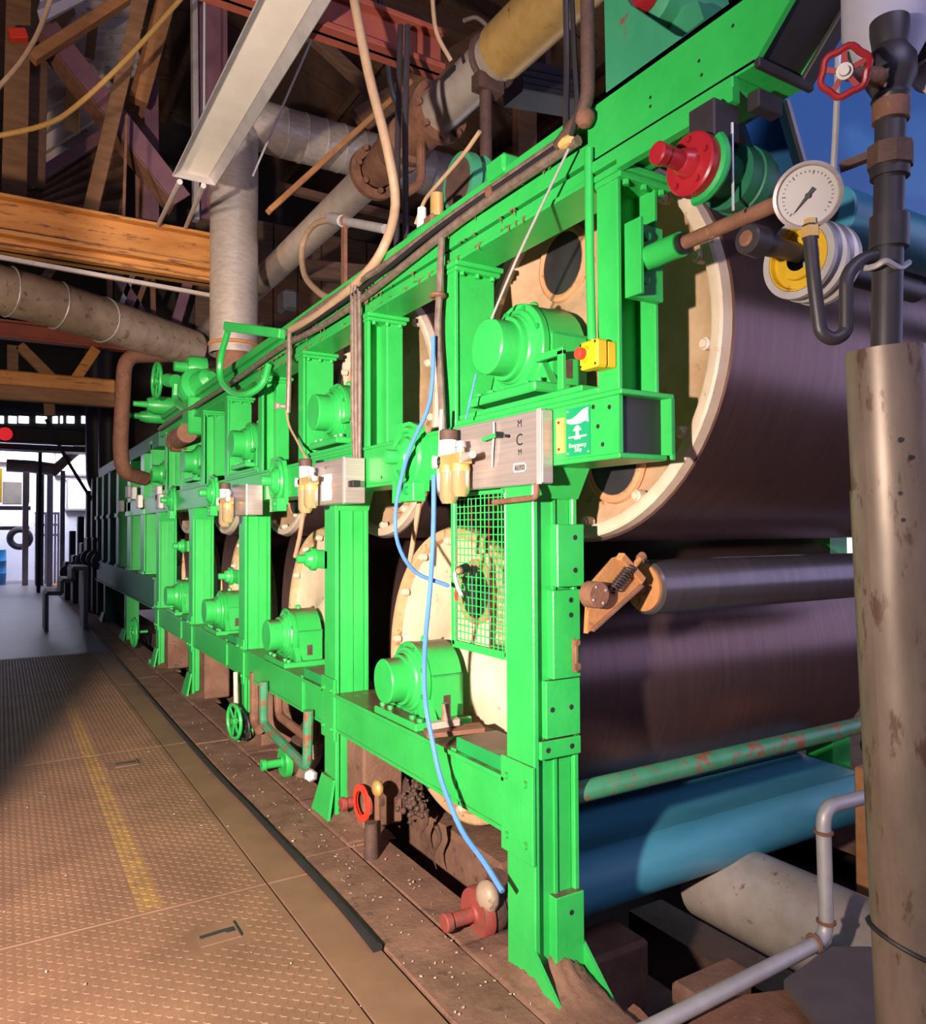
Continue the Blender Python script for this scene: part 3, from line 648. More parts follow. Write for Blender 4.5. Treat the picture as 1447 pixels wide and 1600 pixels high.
# ================================================================ BEARINGS
def bearing(yc, zc, label, group, upper, k):
    x0 = XF - 0.05
    t = thing('bearing_housing', label, 'bearing', (XF + 0.08, yc, zc - 0.19), group)
    n = 36 if k < 2 else 22
    cap = MB().lathe((x0, yc, zc), XA, [(0.0, 0.0), (0.0, 0.093), (0.006, 0.098), (0.085, 0.098)], n).build('end_cap', 'green', t)
    MB().lathe((x0 + 0.08, yc, zc), XA, [(0, 0.09), (0, 0.112), (0.018, 0.116), (0.022, 0.122), (0.030, 0.126), (0.036, 0.140), (0.05, 0.146)], n).build('cover_ring', 'green', t)
    fl_ = MB().lathe((x0 + 0.126, yc, zc), XA, [(0, 0.13), (0, 0.160), (0.004, 0.165), (0.026, 0.165), (0.03, 0.158), (0.04, 0.158)], n).build('cover_flange', 'green', t)
    for i in range(8 if k < 2 else 0):
        a = 2 * math.pi * (i + 0.5) / 8; bm_ = MB()
        bolt(bm_, V(x0 + 0.127, yc + 0.147 * math.cos(a), zc + 0.147 * math.sin(a)), -XA, 0.010, 0.009); bm_.build('flange_bolt', 'green_old', fl_)
    h = MB(); xa, xb = x0 + 0.16, x0 + 0.31
    prof = []
    for i in range(17):
        a = math.pi * i / 16; prof.append((yc - 0.162 * math.cos(a), zc + 0.162 * math.sin(a)))
    prof = [(yc - 0.172, zc - 0.15), (yc - 0.172, zc + 0.03), (yc - 0.162, zc + 0.035)] + [q for q in prof if q[1] > zc + 0.036] + [(yc + 0.162, zc + 0.035), (yc + 0.172, zc + 0.03), (yc + 0.172, zc - 0.15)]
    h.prism([V(xa, a, b2) for a, b2 in prof], (xb - xa, 0, 0))
    ho = h.build('housing', 'green', t)
    s2 = MB(); s2.box((xa - 0.002, yc - 0.176, zc + 0.028), (xb + 0.002, yc + 0.176, zc + 0.035)); s2.build('split_line', 'green_old', ho)
    MB().box((xa + 0.05, yc - 0.1735, zc - 0.12), (xa + 0.085, yc - 0.165, zc - 0.055)).build('drain_slot', 'rust_dark', ho)
    eb = MB(); eb.lathe(V(xa + 0.05, yc, zc + 0.155), ZA, [(0, 0.018), (0.022, 0.018), (0.03, 0.010)], 10); eb.build('lubrication_plug', 'green', ho)
    ft = MB(); ft.box((x0 + 0.05, yc - 0.215, zc - 0.185), (xb + 0.02, yc + 0.205, zc - 0.15), 0.006)
    ft.prism([V(x0 + 0.13, yc - 0.20, zc - 0.152), V(x0 + 0.13, yc + 0.20, zc - 0.152), V(x0 + 0.13, yc + 0.15, zc - 0.07), V(x0 + 0.13, yc - 0.15, zc - 0.07)], (0.035, 0, 0))
    for dy in (-0.19, -0.12, 0.10, 0.18): bolt(ft, V(x0 + 0.085, yc + dy, zc - 0.150), ZA, 0.014, 0.016)
    ft.build('foot', 'green', t)
    if upper:
        br = MB(); br.box((x0 + 0.10, yc - 0.30, zc - 0.19), (x0 + 0.115, yc - 0.27, zc - 0.06), 0.002); br.box((x0 + 0.10, yc - 0.30, zc - 0.075), (x0 + 0.115, yc - 0.15, zc - 0.05), 0.002); br.build('side_bracket', 'green', t)
    return t
for k in range(5):
    bearing(2.235 + PITCH * k, ZU, ('nearest upper bearing with blank round cap, beside the yellow stop button' if k == 0 else ordn[k] + ' bearing of the upper row, round green cap between pillars'), 'upper drum bearings', True, k)
for k in range(4):
    bearing(3.085 + PITCH * k, ZL, ('nearest lower bearing with blank round cap, behind the hanging blue hose' if k == 0 else ordn[k] + ' bearing of the lower row, round green cap on the rail'), 'lower drum bearings', False, k)
# ================================================================ THINGS FIXED TO THE NEAR END
def text(s, size, p, right_, up_, depth=0.0006):
    """flat lettering with its lower-left corner at p"""
    cu = bpy.data.curves.new('t', 'FONT'); cu.body = s; cu.size = size; cu.resolution_u = 3
    ob = bpy.data.objects.new('t', cu); col.objects.link(ob)
    me = ob.to_mesh(); right_ = Vector(right_).normalized(); up_ = Vector(up_).normalized(); nr = right_.cross(up_)
    mb = MB(); mb.add([Vector(p) + right_ * v.co.x + up_ * v.co.y + nr * depth for v in me.vertices], [tuple(q.vertices) for q in me.polygons])
    ob.to_mesh_clear(); bpy.data.objects.remove(ob); bpy.data.curves.remove(cu)
    return mb
NY = V(0, -1, 0)
# ---- safety sign on the middle beam
sg = thing('safety_sign', 'green emergency stop sign with white hand and mushroom button, on the middle beam', 'sign', (XF, 1.80, 1.72))
def on_face(px, py, x=XF - 0.004): return at(px, py, X=x)
MB().prism([V(XF - 0.004, 1.742, 1.722), V(XF - 0.004, 1.852, 1.722), V(XF - 0.004, 1.852, 1.868), V(XF - 0.004, 1.742, 1.868)], (0.004, 0, 0)).build('sign_plate', 'sign_green', sg)
ts = MB().prism([V(XF - 0.005, 1.862, 1.735), V(XF - 0.005, 1.902, 1.735), V(XF - 0.005, 1.902, 1.845), V(XF - 0.005, 1.862, 1.845)], (0.005, 0, 0)).build('side_plate', 'sign_tan', sg, label='narrow tan side plate with two screws')
for z in (1.748, 1.832): MB().lathe(V(XF - 0.005, 1.888, z), -XA, [(0, 0.005), (0.003, 0.004), (0.003, 0.0)], 8).build('screw', 'rust_dark', ts)
for (y, z) in ((1.750, 1.86), (1.750, 1.73), (1.845, 1.86), (1.845, 1.73)): MB().lathe(V(XF - 0.004, y, z), -XA, [(0, 0.004), (0.0015, 0.003)], 8).build('screw', 'galv', sg)
XS = XF - 0.0046
def sp2(u, v): return V(XS, 1.852 - u * 0.110, 1.722 + v * 0.146)      # u rightwards, v upwards on the green plate
hand = MB(); hand.prism([sp2(0.04, 0.70), sp2(0.02, 0.78), sp2(0.20, 0.77), sp2(0.42, 0.82), sp2(0.68, 0.92), sp2(0.92, 0.97), sp2(0.95, 0.66), sp2(0.80, 0.70), sp2(0.62, 0.66), sp2(0.40, 0.66), sp2(0.22, 0.67)], (0.0005, 0, 0)); hand.build('hand_symbol', 'print_white', sg)
btn = MB(); btn.prism([sp2(0.30 + 0.36 * t / 8, 0.52 + 0.11 * math.sin(math.pi * t / 8)) for t in range(9)], (0.0005, 0, 0)); btn.build('button_symbol', 'print_white', sg)
MB().prism([sp2(0.42, 0.52), sp2(0.54, 0.52), sp2(0.54, 0.40), sp2(0.42, 0.40)], (0.0005, 0, 0)).build('button_stem_symbol', 'print_white', sg)
MB().prism([sp2(0.10, 0.41), sp2(0.86, 0.41), sp2(0.86, 0.375), sp2(0.62, 0.375), sp2(0.60, 0.34), sp2(0.36, 0.34), sp2(0.34, 0.375), sp2(0.10, 0.375)], (0.0005, 0, 0)).build('button_base_symbol', 'print_white', sg)
text('Emergency', 0.0185, sp2(0.12, 0.175), NY, ZA).build('lettering', 'print_white', sg)
text('Stop', 0.0185, sp2(0.36, 0.08), NY, ZA).build('lettering', 'print_white', sg)

# ---- emergency stop button
es = thing('emergency_stop', 'yellow emergency stop box with red mushroom button on the green conduit', 'button', (1.46, 1.665, 1.955))
MB().box((1.425, 1.625, 1.955), (1.465, 1.705, 2.035), 0.006).build('cover', 'yellow', es)
MB().box((1.465, 1.628, 1.958), (1.50, 1.702, 2.032), 0.004).build('base', 'yellow', es)
MB().lathe((1.425, 1.668, 1.995), -XA, [(0, 0.030), (0.003, 0.030), (0.004, 0.024), (0.016, 0.020)], 24).build('collar', 'yellow', es)
MB().lathe((1.412, 1.668, 1.995), -XA, [(0, 0.010), (0.006, 0.010), (0.006, 0.017), (0.014, 0.0175), (0.022, 0.016), (0.024, 0.012), (0.024, 0.0)], 24).build('mushroom_button', 'button_red', es)
for (y, z) in ((1.634, 1.964), (1.634, 2.026), (1.696, 1.964), (1.696, 2.026)): MB().lathe((1.425, y, z), -XA, [(0, 0.004), (0.001, 0.004)], 8).build('screw', 'ink', es)
MB().cyl((1.475, 1.70, 2.03), (1.475, 1.70, 2.06), 0.008, n=10).build('cable_gland', 'galv', es)

# ---- control boxes with air regulators
def regulator(name, label, p, s=1.0, gauge=True, group=None):
    """two-bowl air filter/regulator; p is the centre of the brass block"""
    p = Vector(p); t = thing(name, label, 'regulator', p - V(0, 0, 0.11 * s), group)
    MB().box(p + V(-0.022, -0.075, -0.016) * s, p + V(0.022, 0.055, 0.020) * s, 0.003).build('brass_block', 'brass', t)
    MB().lathe(p + V(0, 0.035, 0.018) * s, ZA, [(0, 0.024 * s), (0.012 * s, 0.026 * s), (0.05 * s, 0.026 * s), (0.052 * s, 0.030 * s), (0.080 * s, 0.030 * s), (0.084 * s, 0.026 * s)], 18).build('pressure_knob', 'rust_dark', t)
    MB().lathe(p + V(0, 0.035, 0.018) * s, ZA, [(0, 0.027 * s), (0.05 * s, 0.0275 * s)], 18, caps=False).build('knob_sleeve', 'white_plastic', t)
    for (dy, h) in ((0.035, 0.125), (-0.035, 0.105)):
        MB().lathe(p + V(0, dy, -0.014) * s, -ZA, [(0, 0.028 * s), (0.02 * s, 0.029 * s), (0.02 * s, 0.032 * s), (h * s * 0.85, 0.031 * s), (h * s, 0.022 * s), (h * s, 0.0)], 20).build('amber_bowl', 'amber_bowl', t, label='translucent amber bowl')
        MB().lathe(p + V(0, dy, -0.012) * s, -ZA, [(0, 0.030 * s), (0.018 * s, 0.033 * s), (0.026 * s, 0.033 * s)], 18).build('bowl_ring', 'brass', t)
    MB().lathe(p + V(0, -0.04, 0.018) * s, ZA, [(0, 0.014 * s), (0.02 * s, 0.014 * s), (0.02 * s, 0.02 * s), (0.04 * s, 0.016 * s)], 12).build('lubricator_dome', 'galv', t)
    MB().cyl(p + V(-0.01, -0.07, 0.0) * s, p + V(-0.03, -0.16, 0.004) * s, 0.012 * s, n=12).build('outlet_stub', 'galv', t)
    if gauge:
        MB().cyl(p + V(0, 0.055, 0) * s, p + V(-0.02, 0.085, 0) * s, 0.016 * s, n=14).build('gauge_neck', 'ink', t)
        g = V(-1, 0.35, 0).normalized()
        MB().lathe(p + V(-0.015, 0.085, 0) * s, g, [(0, 0.020 * s), (0.014 * s, 0.022 * s), (0.016 * s, 0.019 * s), (0.016 * s, 0)], 18).build('gauge_dial', 'white_plastic', t)
    return t
def cbox(name, label, lo, hi, group):
    t = thing(name, label, 'control box', (lo[0], (lo[1] + hi[1]) / 2, lo[2]), group)
    MB().box(lo, hi, 0.004).build('box_body', 'stainless', t)
    MB().box((lo[0] - 0.004, lo[1] - 0.002, lo[2] - 0.002), (lo[0], lo[1] + 0.022, hi[2] + 0.002), 0.0015).build('door_flange', 'galv', t)
    return t
SB = 1.45 / 1.372
def sB(x, y, z): return V(x * SB, y * SB, 1.5 + (z - 1.5) * SB)       # coordinates measured at the nominal face, set on the true face
cb = cbox('control_box', 'brushed steel control box with black lever and marked settings, nearest of three', tuple(sB(1.372, 1.815, 1.635)), (1.4975, *sB(1.372, 2.33, 1.857)[1:]), 'steel control boxes under the upper bearings')
xm = 1.3715 
lv = MB(); lv.cyl(sB(1.372, 2.02, 1.800), sB(1.350, 2.02, 1.800), 0.011, n=14); lv.bar(sB(1.352, 2.02, 1.800), sB(1.348, 1.965, 1.790), 0.016, 0.010, 0.002); lv.build('lever', 'ink', cb, label='black switch lever')
MB().cyl(sB(1.352, 2.025, 1.800), sB(1.352, 2.105, 1.793), 0.0075, n=10).build('lever_stick', 'green', cb)
MB().tube([sB(1.362, 2.055, 1.845), sB(1.362, 2.055, 1.81), sB(1.360, 2.06, 1.76), sB(1.364, 2.07, 1.70)], 0.0035, 6, 4).build('wire', 'wire', cb)
text('M', 0.034, sB(xm, 1.937, 1.815), NY, ZA).build('lettering', 'ink', cb)
text('C', 0.055, sB(xm, 1.945, 1.758), NY, ZA).build('lettering', 'ink', cb)
text('M', 0.028, sB(xm, 1.934, 1.728), NY, ZA).build('lettering', 'ink', cb)
for (a, b2, c, d) in ((1.895, 1.960, 1.676, 1.679), (1.895, 1.960, 1.700, 1.703), (1.895, 1.898, 1.676, 1.703), (1.957, 1.960, 1.676, 1.703)): MB().box(sB(xm - 0.0006, a, c), sB(xm + 0.0004, b2, d)).build('label_border', 'print_white', cb)
text('AUTO', 0.021, sB(xm, 1.954, 1.682), NY, ZA).build('lettering', 'ink', cb)
MB().tube(elbow([sB(1.39, 1.865, 1.635), sB(1.39, 1.865, 1.595), sB(1.39, 2.10, 1.588)], 0.025), 0.010, 10).build('drain_pipe', 'rust', cb)
regulator('air_regulator', 'brass air regulator with two amber bowls and white gauge, on the nearest control box', sB(1.325, 2.245, 1.735), 1.12, True, 'air regulators')
cb2 = cbox('control_box', 'steel control box with white notice, under the second upper bearing', (1.385, 3.36, 1.625), (1.49, 3.78, 1.842), 'steel control boxes under the upper bearings')
MB().prism([V(1.3838, 3.53, 1.645), V(1.3838, 3.66, 1.645), V(1.3838, 3.66, 1.775), V(1.3838, 3.53, 1.775), V(1.3838, 3.52, 1.75), V(1.3838, 3.535, 1.72), V(1.3838, 3.52, 1.69)], (0.001, 0, 0)).build('notice', 'white_plastic', cb2, label='white paper notice')
text('M C T', 0.022, V(1.3842, 3.62, 1.80), NY, ZA).build('lettering', 'ink', cb2)
MB().box((1.40, 3.30, 1.70), (1.44, 3.36, 1.73), 0.003).build('switch', 'ink', cb2)
regulator('air_regulator', 'amber regulator hanging at the second control box, beside the white notice', (1.335, 3.72, 1.745), 1.15, True, 'air regulators')
cb3 = cbox('control_box', 'dark steel control box with pale edge, farthest of three', (1.385, 5.02, 1.60), (1.49, 5.48, 1.80), 'steel control boxes under the upper bearings')
MB().box((1.378, 5.01, 1.60), (1.385, 5.03, 1.80)).build('pale_edge', 'white_plastic', cb3)
regulator('air_regulator', 'brass regulator with glass bowl on the farthest control box', (1.335, 5.36, 1.70), 1.25, True, 'air regulators')

# ---- wire guard panel beside the near column
gd = thing('wire_guard', 'green framed wire mesh guard hung beside the nearest column', 'guard', (XF + 0.01, 2.37, 1.05))
gx = XF + 0.006; ga, gb_, gz0, gz1 = 2.195, 2.565, 1.055, 1.640
for (lo, hi) in (((gx - 0.006, gb_ - 0.020, gz0), (gx + 0.010, gb_ + 0.006, gz1)), ((gx - 0.006, ga, gz0), (gx + 0.010, ga + 0.010, gz1)), ((gx - 0.006, ga, gz0 - 0.01), (gx + 0.010, gb_, gz0 + 0.018)), ((gx - 0.006, ga, gz1 - 0.015), (gx + 0.010, gb_, gz1))):
    MB().box(lo, hi, 0.002).build('guard_frame', 'green', gd)
nv, nh = 13, 22
for i in range(1, nv):
    y = ga + (gb_ - ga) * i / nv
    MB().cyl((gx, y, gz0), (gx, y + random.uniform(-0.004, 0.004), gz1), 0.0024, n=5).build('guard_wire', 'green_pipe' if i % 4 == 0 else 'green', gd)
for i in range(1, nh):
    z = gz0 + (gz1 - gz0) * i / nh
    MB().cyl((gx + 0.003, ga, z), (gx + 0.003, gb_, z + random.uniform(-0.004, 0.004)), 0.0024, n=5).build('guard_wire', 'green', gd)
# small valve tied to the guard
sv = thing('small_valve', 'little dark valve with worn tan tip tied to the wire guard', 'valve', at(725, 890, X=1.44))
q = at(728, 888, X=1.44)
MB().cyl(q, q + V(-0.05, -0.035, -0.005), 0.019, 0.016, 14).build('valve_barrel', 'ink', sv)
MB().cyl(q + V(-0.05, -0.035, -0.005), q + V(-0.056, -0.039, -0.006), 0.011, 0.009, 12).build('valve_tip', 'rust_orange', sv)
MB().cyl(q + V(0.03, 0.05, 0.0), q + V(0, 0, 0), 0.012, 0.015, 10).build('valve_tail', 'ink', sv)
MB().tube([q + V(0, 0.02, 0.01), q + V(-0.01, 0.06, -0.02), q + V(-0.005, 0.05, -0.07), q + V(0, 0.03, -0.10)], 0.007, 6, 4).build('tape_wrap', 'white_plastic', sv)
MB().tube([q + V(0.0, 0.05, -0.07), q + V(-0.01, 0.055, -0.09), q + V(-0.005, 0.06, -0.12)], 0.006, 6, 4).build('red_tie', 'button_red', sv)

# ---- roller end bearings on the middle beam between bays
for k in range(4):
    yc = 2.955 + PITCH * k
    if k == 0: yc = 2.90
    t = thing('roll_bearing', ('nearest' if k == 0 else ordn[k]) + ' flanged green roll bearing bolted to the middle beam' + (', blue hose passing behind it' if k == 0 else ''), 'bearing', (1.45, yc, 1.68), 'roll bearings on the middle beam')
    z = 1.805
    MB().lathe((1.375, yc + 0.0, z), XA, [(0, 0.0), (0, 0.012), (0.004, 0.028), (0.008, 0.030), (0.06, 0.030)], 16).build('stub_shaft', 'green', t)
    MB().lathe((1.43, yc, z), XA, [(0, 0.03), (0.004, 0.055), (0.012, 0.060), (0.03, 0.085), (0.06, 0.095), (0.075, 0.095)], 26).build('bearing_cover', 'green', t)
    MB().prism([V(1.475, yc - 0.16, z - 0.15), V(1.475, yc - 0.16, z + 0.02), V(1.475, yc - 0.12, z + 0.12), V(1.475, yc - 0.03, z + 0.15), V(1.475, yc + 0.12, z + 0.15), V(1.475, yc + 0.14, z - 0.19), V(1.475, yc + 0.02, z - 0.19), V(1.475, yc + 0.0, z - 0.12)], (0.024, 0, 0)).build('mounting_plate', 'green', t)
    MB().torus((1.472, yc - 0.01, z), XA, 0.118, 0.016, 26, 6).build('cover_rib', 'green', t)
    MB().box((1.44, yc - 0.13, z - 0.19), (1.50, yc - 0.02, z - 0.11), 0.004).build('clamp_block', 'green', t)
    MB().lathe((1.440, yc - 0.075, z - 0.145), -XA, [(0, 0.018), (0.012, 0.016), (0.012, 0)], 14).build('clamp_bolt', 'green_old', t)

# ---- small stub bearings on the lower columns
for (k, px, py) in ((1, 488, 873), (2, 360, 900), (3, 285, 853)):
    q = at(px, py, X=1.50); t = thing('stub_bearing', ['', 'near', 'middle', 'far'][k] + 'most of three small green stub bearings beside the lower columns' if k == 1 else ['', '', 'middle', 'last'][k] + ' of three small green stub bearings beside the lower columns', 'bearing', q - V(0, 0, 0.07), 'stub bearings beside the lower columns')
    s = 1.0
    MB().lathe((1.41, q.y, q.z), XA, [(0, 0.0), (0, 0.016), (0.004, 0.024), (0.05, 0.024)], 16).build('stub_shaft', 'green', t)
    MB().lathe((1.455, q.y, q.z), XA, [(0, 0.03), (0.006, 0.042), (0.03, 0.052), (0.036, 0.066), (0.06, 0.068)], 20).build('stub_body', 'green', t)
    MB().box((1.50, q.y - 0.23, q.z - 0.05), (1.53, q.y + 0.07, q.z + 0.05), 0.004).build('stub_arm', 'green', t)

# ---- felt roll and its spring bracket
rl = thing('felt_roll', 'dark polished steel felt roll between the near drums', 'roll', (2.9, 2.0, 1.19))
MB().lathe((1.965, 2.0, 1.29), XA, [(0, 0.0), (0, 0.090), (0.01, 0.097), (0.01, 0.0975), (2.1, 0.0975)], 40).build('roll_body', 'roll_steel', rl)
MB().lathe((1.955, 2.0, 1.29), XA, [(0, 0.02), (0, 0.084), (0.012, 0.084)], 32).build('roll_end', 'rust_orange', rl)
MB().cyl((1.74, 2.0, 1.29), (1.96, 2.0, 1.29), 0.028, n=16).build('roll_journal', 'rust_dark', rl)
bk = thing('roll_bracket', 'rusty tan bracket with coil spring holding the felt roll', 'bracket', (1.76, 1.98, 1.15))
YB = 1.93
def bp_(px, py, y=YB): return at(px, py, Y=y)
MB().prism([bp_(918, 990), bp_(1008, 908), bp_(975, 868), bp_(962, 872), bp_(922, 918)], (0, 0.02, 0)).build('bracket_plate', 'rust_orange', bk)
MB().bar(bp_(968, 868, YB - 0.005), bp_(1003, 908, YB - 0.005), 0.03, 0.03, 0.004, up=YA).build('cross_bar', 'rust_orange', bk)
MB().cyl(bp_(985, 892, YB - 0.012), bp_(1006, 866, YB - 0.012), 0.011, n=12).build('adjuster_screw', 'rust_orange', bk)
MB().lathe(bp_(1000, 874, YB - 0.012), bp_(1008, 864, YB - 0.012) - bp_(1000, 874, YB - 0.012), [(0, 0.017), (0.02, 0.017)], 8).build('adjuster_nut', 'rust', bk)
cpt = []; s0 = bp_(957, 922, YB - 0.012); s1 = bp_(986, 886, YB - 0.012); d = (s1 - s0); u = YA.cross(d.normalized())
for i in range(9 * 10 + 1):
    a = 2 * math.pi * i / 10; cpt.append(s0 + d * (i / 90) + (u * math.cos(a) + YA * math.sin(a)) * 0.016)
MB().tube(cpt, 0.0035, 5).build('coil_spring', 'steel_dark', bk)
MB().lathe(bp_(937, 930, YB - 0.04), YA, [(0, 0.0), (0, 0.040), (0.003, 0.044), (0.05, 0.044)], 24).build('bearing_cap', 'rust', bk)
for i in range(4):
    a = i * math.pi / 2 + 0.5; c_ = bp_(937, 930, YB - 0.041)
    MB().lathe(c_ + V(0.030 * math.cos(a), 0, 0.030 * math.sin(a)), -YA, [(0, 0.005), (0.003, 0.004)], 6).build('cap_screw', 'galv', bk)
MB().bar(bp_(925, 985, YB - 0.006), bp_(1003, 915, YB - 0.006), 0.012, 0.018, 0.002, up=YA).build('bracket_edge', 'rust', bk)
MB().bar(bp_(905, 940, 2.06), bp_(940, 940, 2.06), 0.05, 0.03).build('bracket_arm', 'rust_dark', bk)

# ---- green cross pipe, blue felt, pit pipework
MB().cyl((1.69, 2.10, 0.578), (3.95, 2.10, 0.585), 0.037, n=24).build('cross_pipe', 'green_pipe', label='rust-flaked dull green pipe crossing below the lower drum', cat='pipe')
fb = thing('felt_belt', 'blue felt belt turning round a roll beneath the machine', 'felt belt', (3.0, 2.5, -0.1))
x0f, x1f = 1.92, 4.02
prof = [V(0, 3.9, 0.19), V(0, 2.9, 0.18)]
for i in range(13):
    a = math.pi / 2 + math.pi * i / 12
    prof.append(V(0, 2.52 + 0.135 * math.cos(a), 0.03 + 0.135 * math.sin(a)))
prof += [V(0, 2.9, -0.16), V(0, 3.9, -0.25)]
prof = prof[:2] + spline(prof[1:-1], 2)[2:] + prof[-1:]
v_ = []; f2 = []
for x in (x0f, x1f):
    for q in prof: v_.append(V(x, q.y, q.z))
for x in (x0f, x1f):
    for i, q in enumerate(prof):
        a = prof[max(0, i - 1)]; c = prof[min(len(prof) - 1, i + 1)]; t_ = (c - a).normalized(); nn = V(0, -t_.z, t_.y) * 0.008
        v_.append(V(x, q.y, q.z) + nn)
n_ = len(prof)
for i in range(n_ - 1):
    f2 += [(i, i + 1, n_ + i + 1, n_ + i), (2 * n_ + i, 3 * n_ + i, 3 * n_ + i + 1, 2 * n_ + i + 1), (i, 2 * n_ + i, 2 * n_ + i + 1, i + 1), (n_ + i, n_ + i + 1, 3 * n_ + i + 1, 3 * n_ + i)]
MB().add(v_, f2).build('belt', 'felt_blue', fb)
MB().lathe((1.93, 2.52, 0.03), XA, [(0, 0.03), (0, 0.12), (2.08, 0.12), (2.08, 0.03), (2.2, 0.03)], 28).build('turning_roll', 'rust_dark', fb)
rp_ = MB(); rp_.tube(elbow([at(1000, 1615, Y=1.72), at(1292, 1466, Y=1.72), at(1286, 1262, Y=1.72), at(1420, 1228, Y=1.72)], 0.07, 6), 0.026, 14)
rr = thing('rail_pipe', 'grey bent pipe running out of the pit at lower right', 'pipe', at(1290, 1466, Y=1.72))
rp_.build('pipe_run', 'galv', rr)
for (px, py) in ((1287, 1300), (1291, 1440)):
    q = at(px, py, Y=1.72); MB().torus(q, ZA, 0.028, 0.007, 18, 6).build('pipe_collar', 'rust', rr)
q = at(1272, 1474, Y=1.72); MB().torus(q, XA, 0.028, 0.007, 18, 6).build('pipe_collar', 'rust', rr)
wp = thing('pit_pipe', 'fat pale lagged pipe lying in the pit at lower right', 'pipe', (3.0, 1.9, -0.45))
MB().lathe((3.02, 0.6, -0.22), YA, [(0, 0.20), (1.05, 0.20), (1.06, 0.207), (1.09, 0.207), (1.10, 0.20), (2.05, 0.20), (2.10, 0.16), (2.12, 0.0)], 36).build('lagging', 'cladding', wp)
MB().cyl((3.02, 2.6, -0.22), (3.02, 4.4, -0.22), 0.12, n=20).build('bare_pipe', 'rust_dark', wp)
for i, x in enumerate((3.55, 3.80)):
    MB().box((x, 2.0 - 0.25 * i, -0.35), (x + 0.20, 2.22 - 0.25 * i, 0.34 - 0.05 * i), 0.01).build('timber_post', 'wood_orange', label=['short orange timber post standing behind the bent pipe', 'second short orange timber post beside the fat riser'][i], cat='post', group='timber posts in the pit')
for i, (px, py, w2, r_) in enumerate(((1352, 1165, 0.02, 0.05), (1346, 1215, 0.03, 0.07))):
    q = at(px, py, Y=2.7)
    MB().lathe(q, V(0, -1, 0.2), [(0, r_ * 0.5), (0, r_), (w2, r_), (w2 + 0.01, r_ * 0.7), (w2 + 0.06, r_ * 0.5)], 18).build('pipe_flange', 'steel_dark', label=['upper dark pipe flange behind the fat riser', 'lower dark pipe flange at the end of the blue felt'][i], cat='flange')
MB().tube([at(1180, 1170, Y=2.75), at(1260, 1150, Y=2.75), at(1320, 1140, Y=2.75), at(1380, 1125, Y=2.75)], 0.02, 8, 4).build('braided_hose', 'steel_dark', label='dark braided hose behind the green cross pipe', cat='hose')
# steps and sleepers at the near edge of the pit
MB().prism([at(1225, 1545, Z=-0.02), at(1300, 1492, Z=-0.02), at(1360, 1492, Z=-0.02), at(1460, 1600, Z=-0.02), at(1380, 1640, Z=-0.02), at(1300, 1640, Z=-0.02)], (0, 0, 0.03)).build('step_plate', 'step_plate', label='dark slate coloured step plate at lower right', cat='plate')
MB().prism([at(1030, 1640, Z=-0.05), at(1120, 1560, Z=-0.05), at(1235, 1545, Z=-0.05), at(1330, 1640, Z=-0.05)], (0, 0, -0.08)).build('timber_sleeper', 'rust', label='brown rusty plank in front of the slate step plate', cat='plank')
MB().prism([at(960, 1595, Z=-0.02), at(990, 1568, Z=-0.02), at(1000, 1575, Z=-0.02), at(1060, 1640, Z=-0.02), at(970, 1640, Z=-0.02)], (0, 0, -0.08)).build('brick_block', 'rust', label='small reddish block at the foot of the nearest column', cat='block')
q = at(950, 1462, Z=-0.30); MB().box(q + V(-0.20, -0.12, -0.3), q + V(0.14, 0.12, 0.0), 0.02).build('pit_block', 'concrete_brown', label='brown block in the pit under the blue felt', cat='block', group='blocks in the pit')
q = at(1100, 1530, Z=-0.25); MB().box(q + V(-0.12, -0.06, -0.3), q + V(0.22, 0.07, 0.0), 0.02).build('pit_block', 'concrete_brown', label='brown block in the pit beyond the bent pipe', cat='block', group='blocks in the pit')
for i, x in enumerate((1.95, 2.4, 3.0)):
    MB().box((x, 1.2, -0.90), (x + 0.25, 3.2, -0.62)).build('pit_beam', 'rust_dark', label=['first', 'second', 'third'][i] + ' dark beam across the bottom of the pit', cat='beam', group='beams in the pit')

# ---- bracket, sleeve and rod on the end pillar
sb = thing('rod_sleeve', 'green sleeve bracket with rusty rod on the end pillar', 'bracket', (1.58, 1.6, 2.05))
zt, zb = at(1000, 352, Y=1.60).z, at(1000, 468, Y=1.60).z
MB().box((XF + 0.03, 1.585, zb), (XF + 0.145, 1.615, zt), 0.003).build('bracket_plate', 'green', sb)
MB().box((XF + 0.02, 1.55, zb), (XF + 0.034, 1.615, zt), 0.002).build('bracket_side', 'green', sb)
for (px, py) in ((1005, 372), (1003, 440)):
    q = at(px, py, Y=1.585); mm = MB(); bolt(mm, q, -YA, 0.013, 0.02); mm.build('bracket_nut', 'green_old', sb)
c0 = at(1008, 408, Y=1.585); xs, zs = c0.x - 0.01, c0.z
MB().cyl((xs, 1.59, zs), (xs, 1.44, zs), 0.034, n=22).build('sleeve', 'green', sb)
MB().cyl((xs, 1.45, zs), (xs, 1.425, zs), 0.028, n=20).build('sleeve_plug', 'ink', sb)
MB().cyl((xs, 1.44, zs), (xs, 1.02, zs), 0.019, n=18).build('rod', 'rust', sb)
MB().lathe((xs, 1.10, zs), -YA, [(0, 0.019), (0, 0.03), (0.07, 0.03), (0.07, 0.022), (0.10, 0.022)], 16).build('rod_coupling', 'rust_dark', sb)

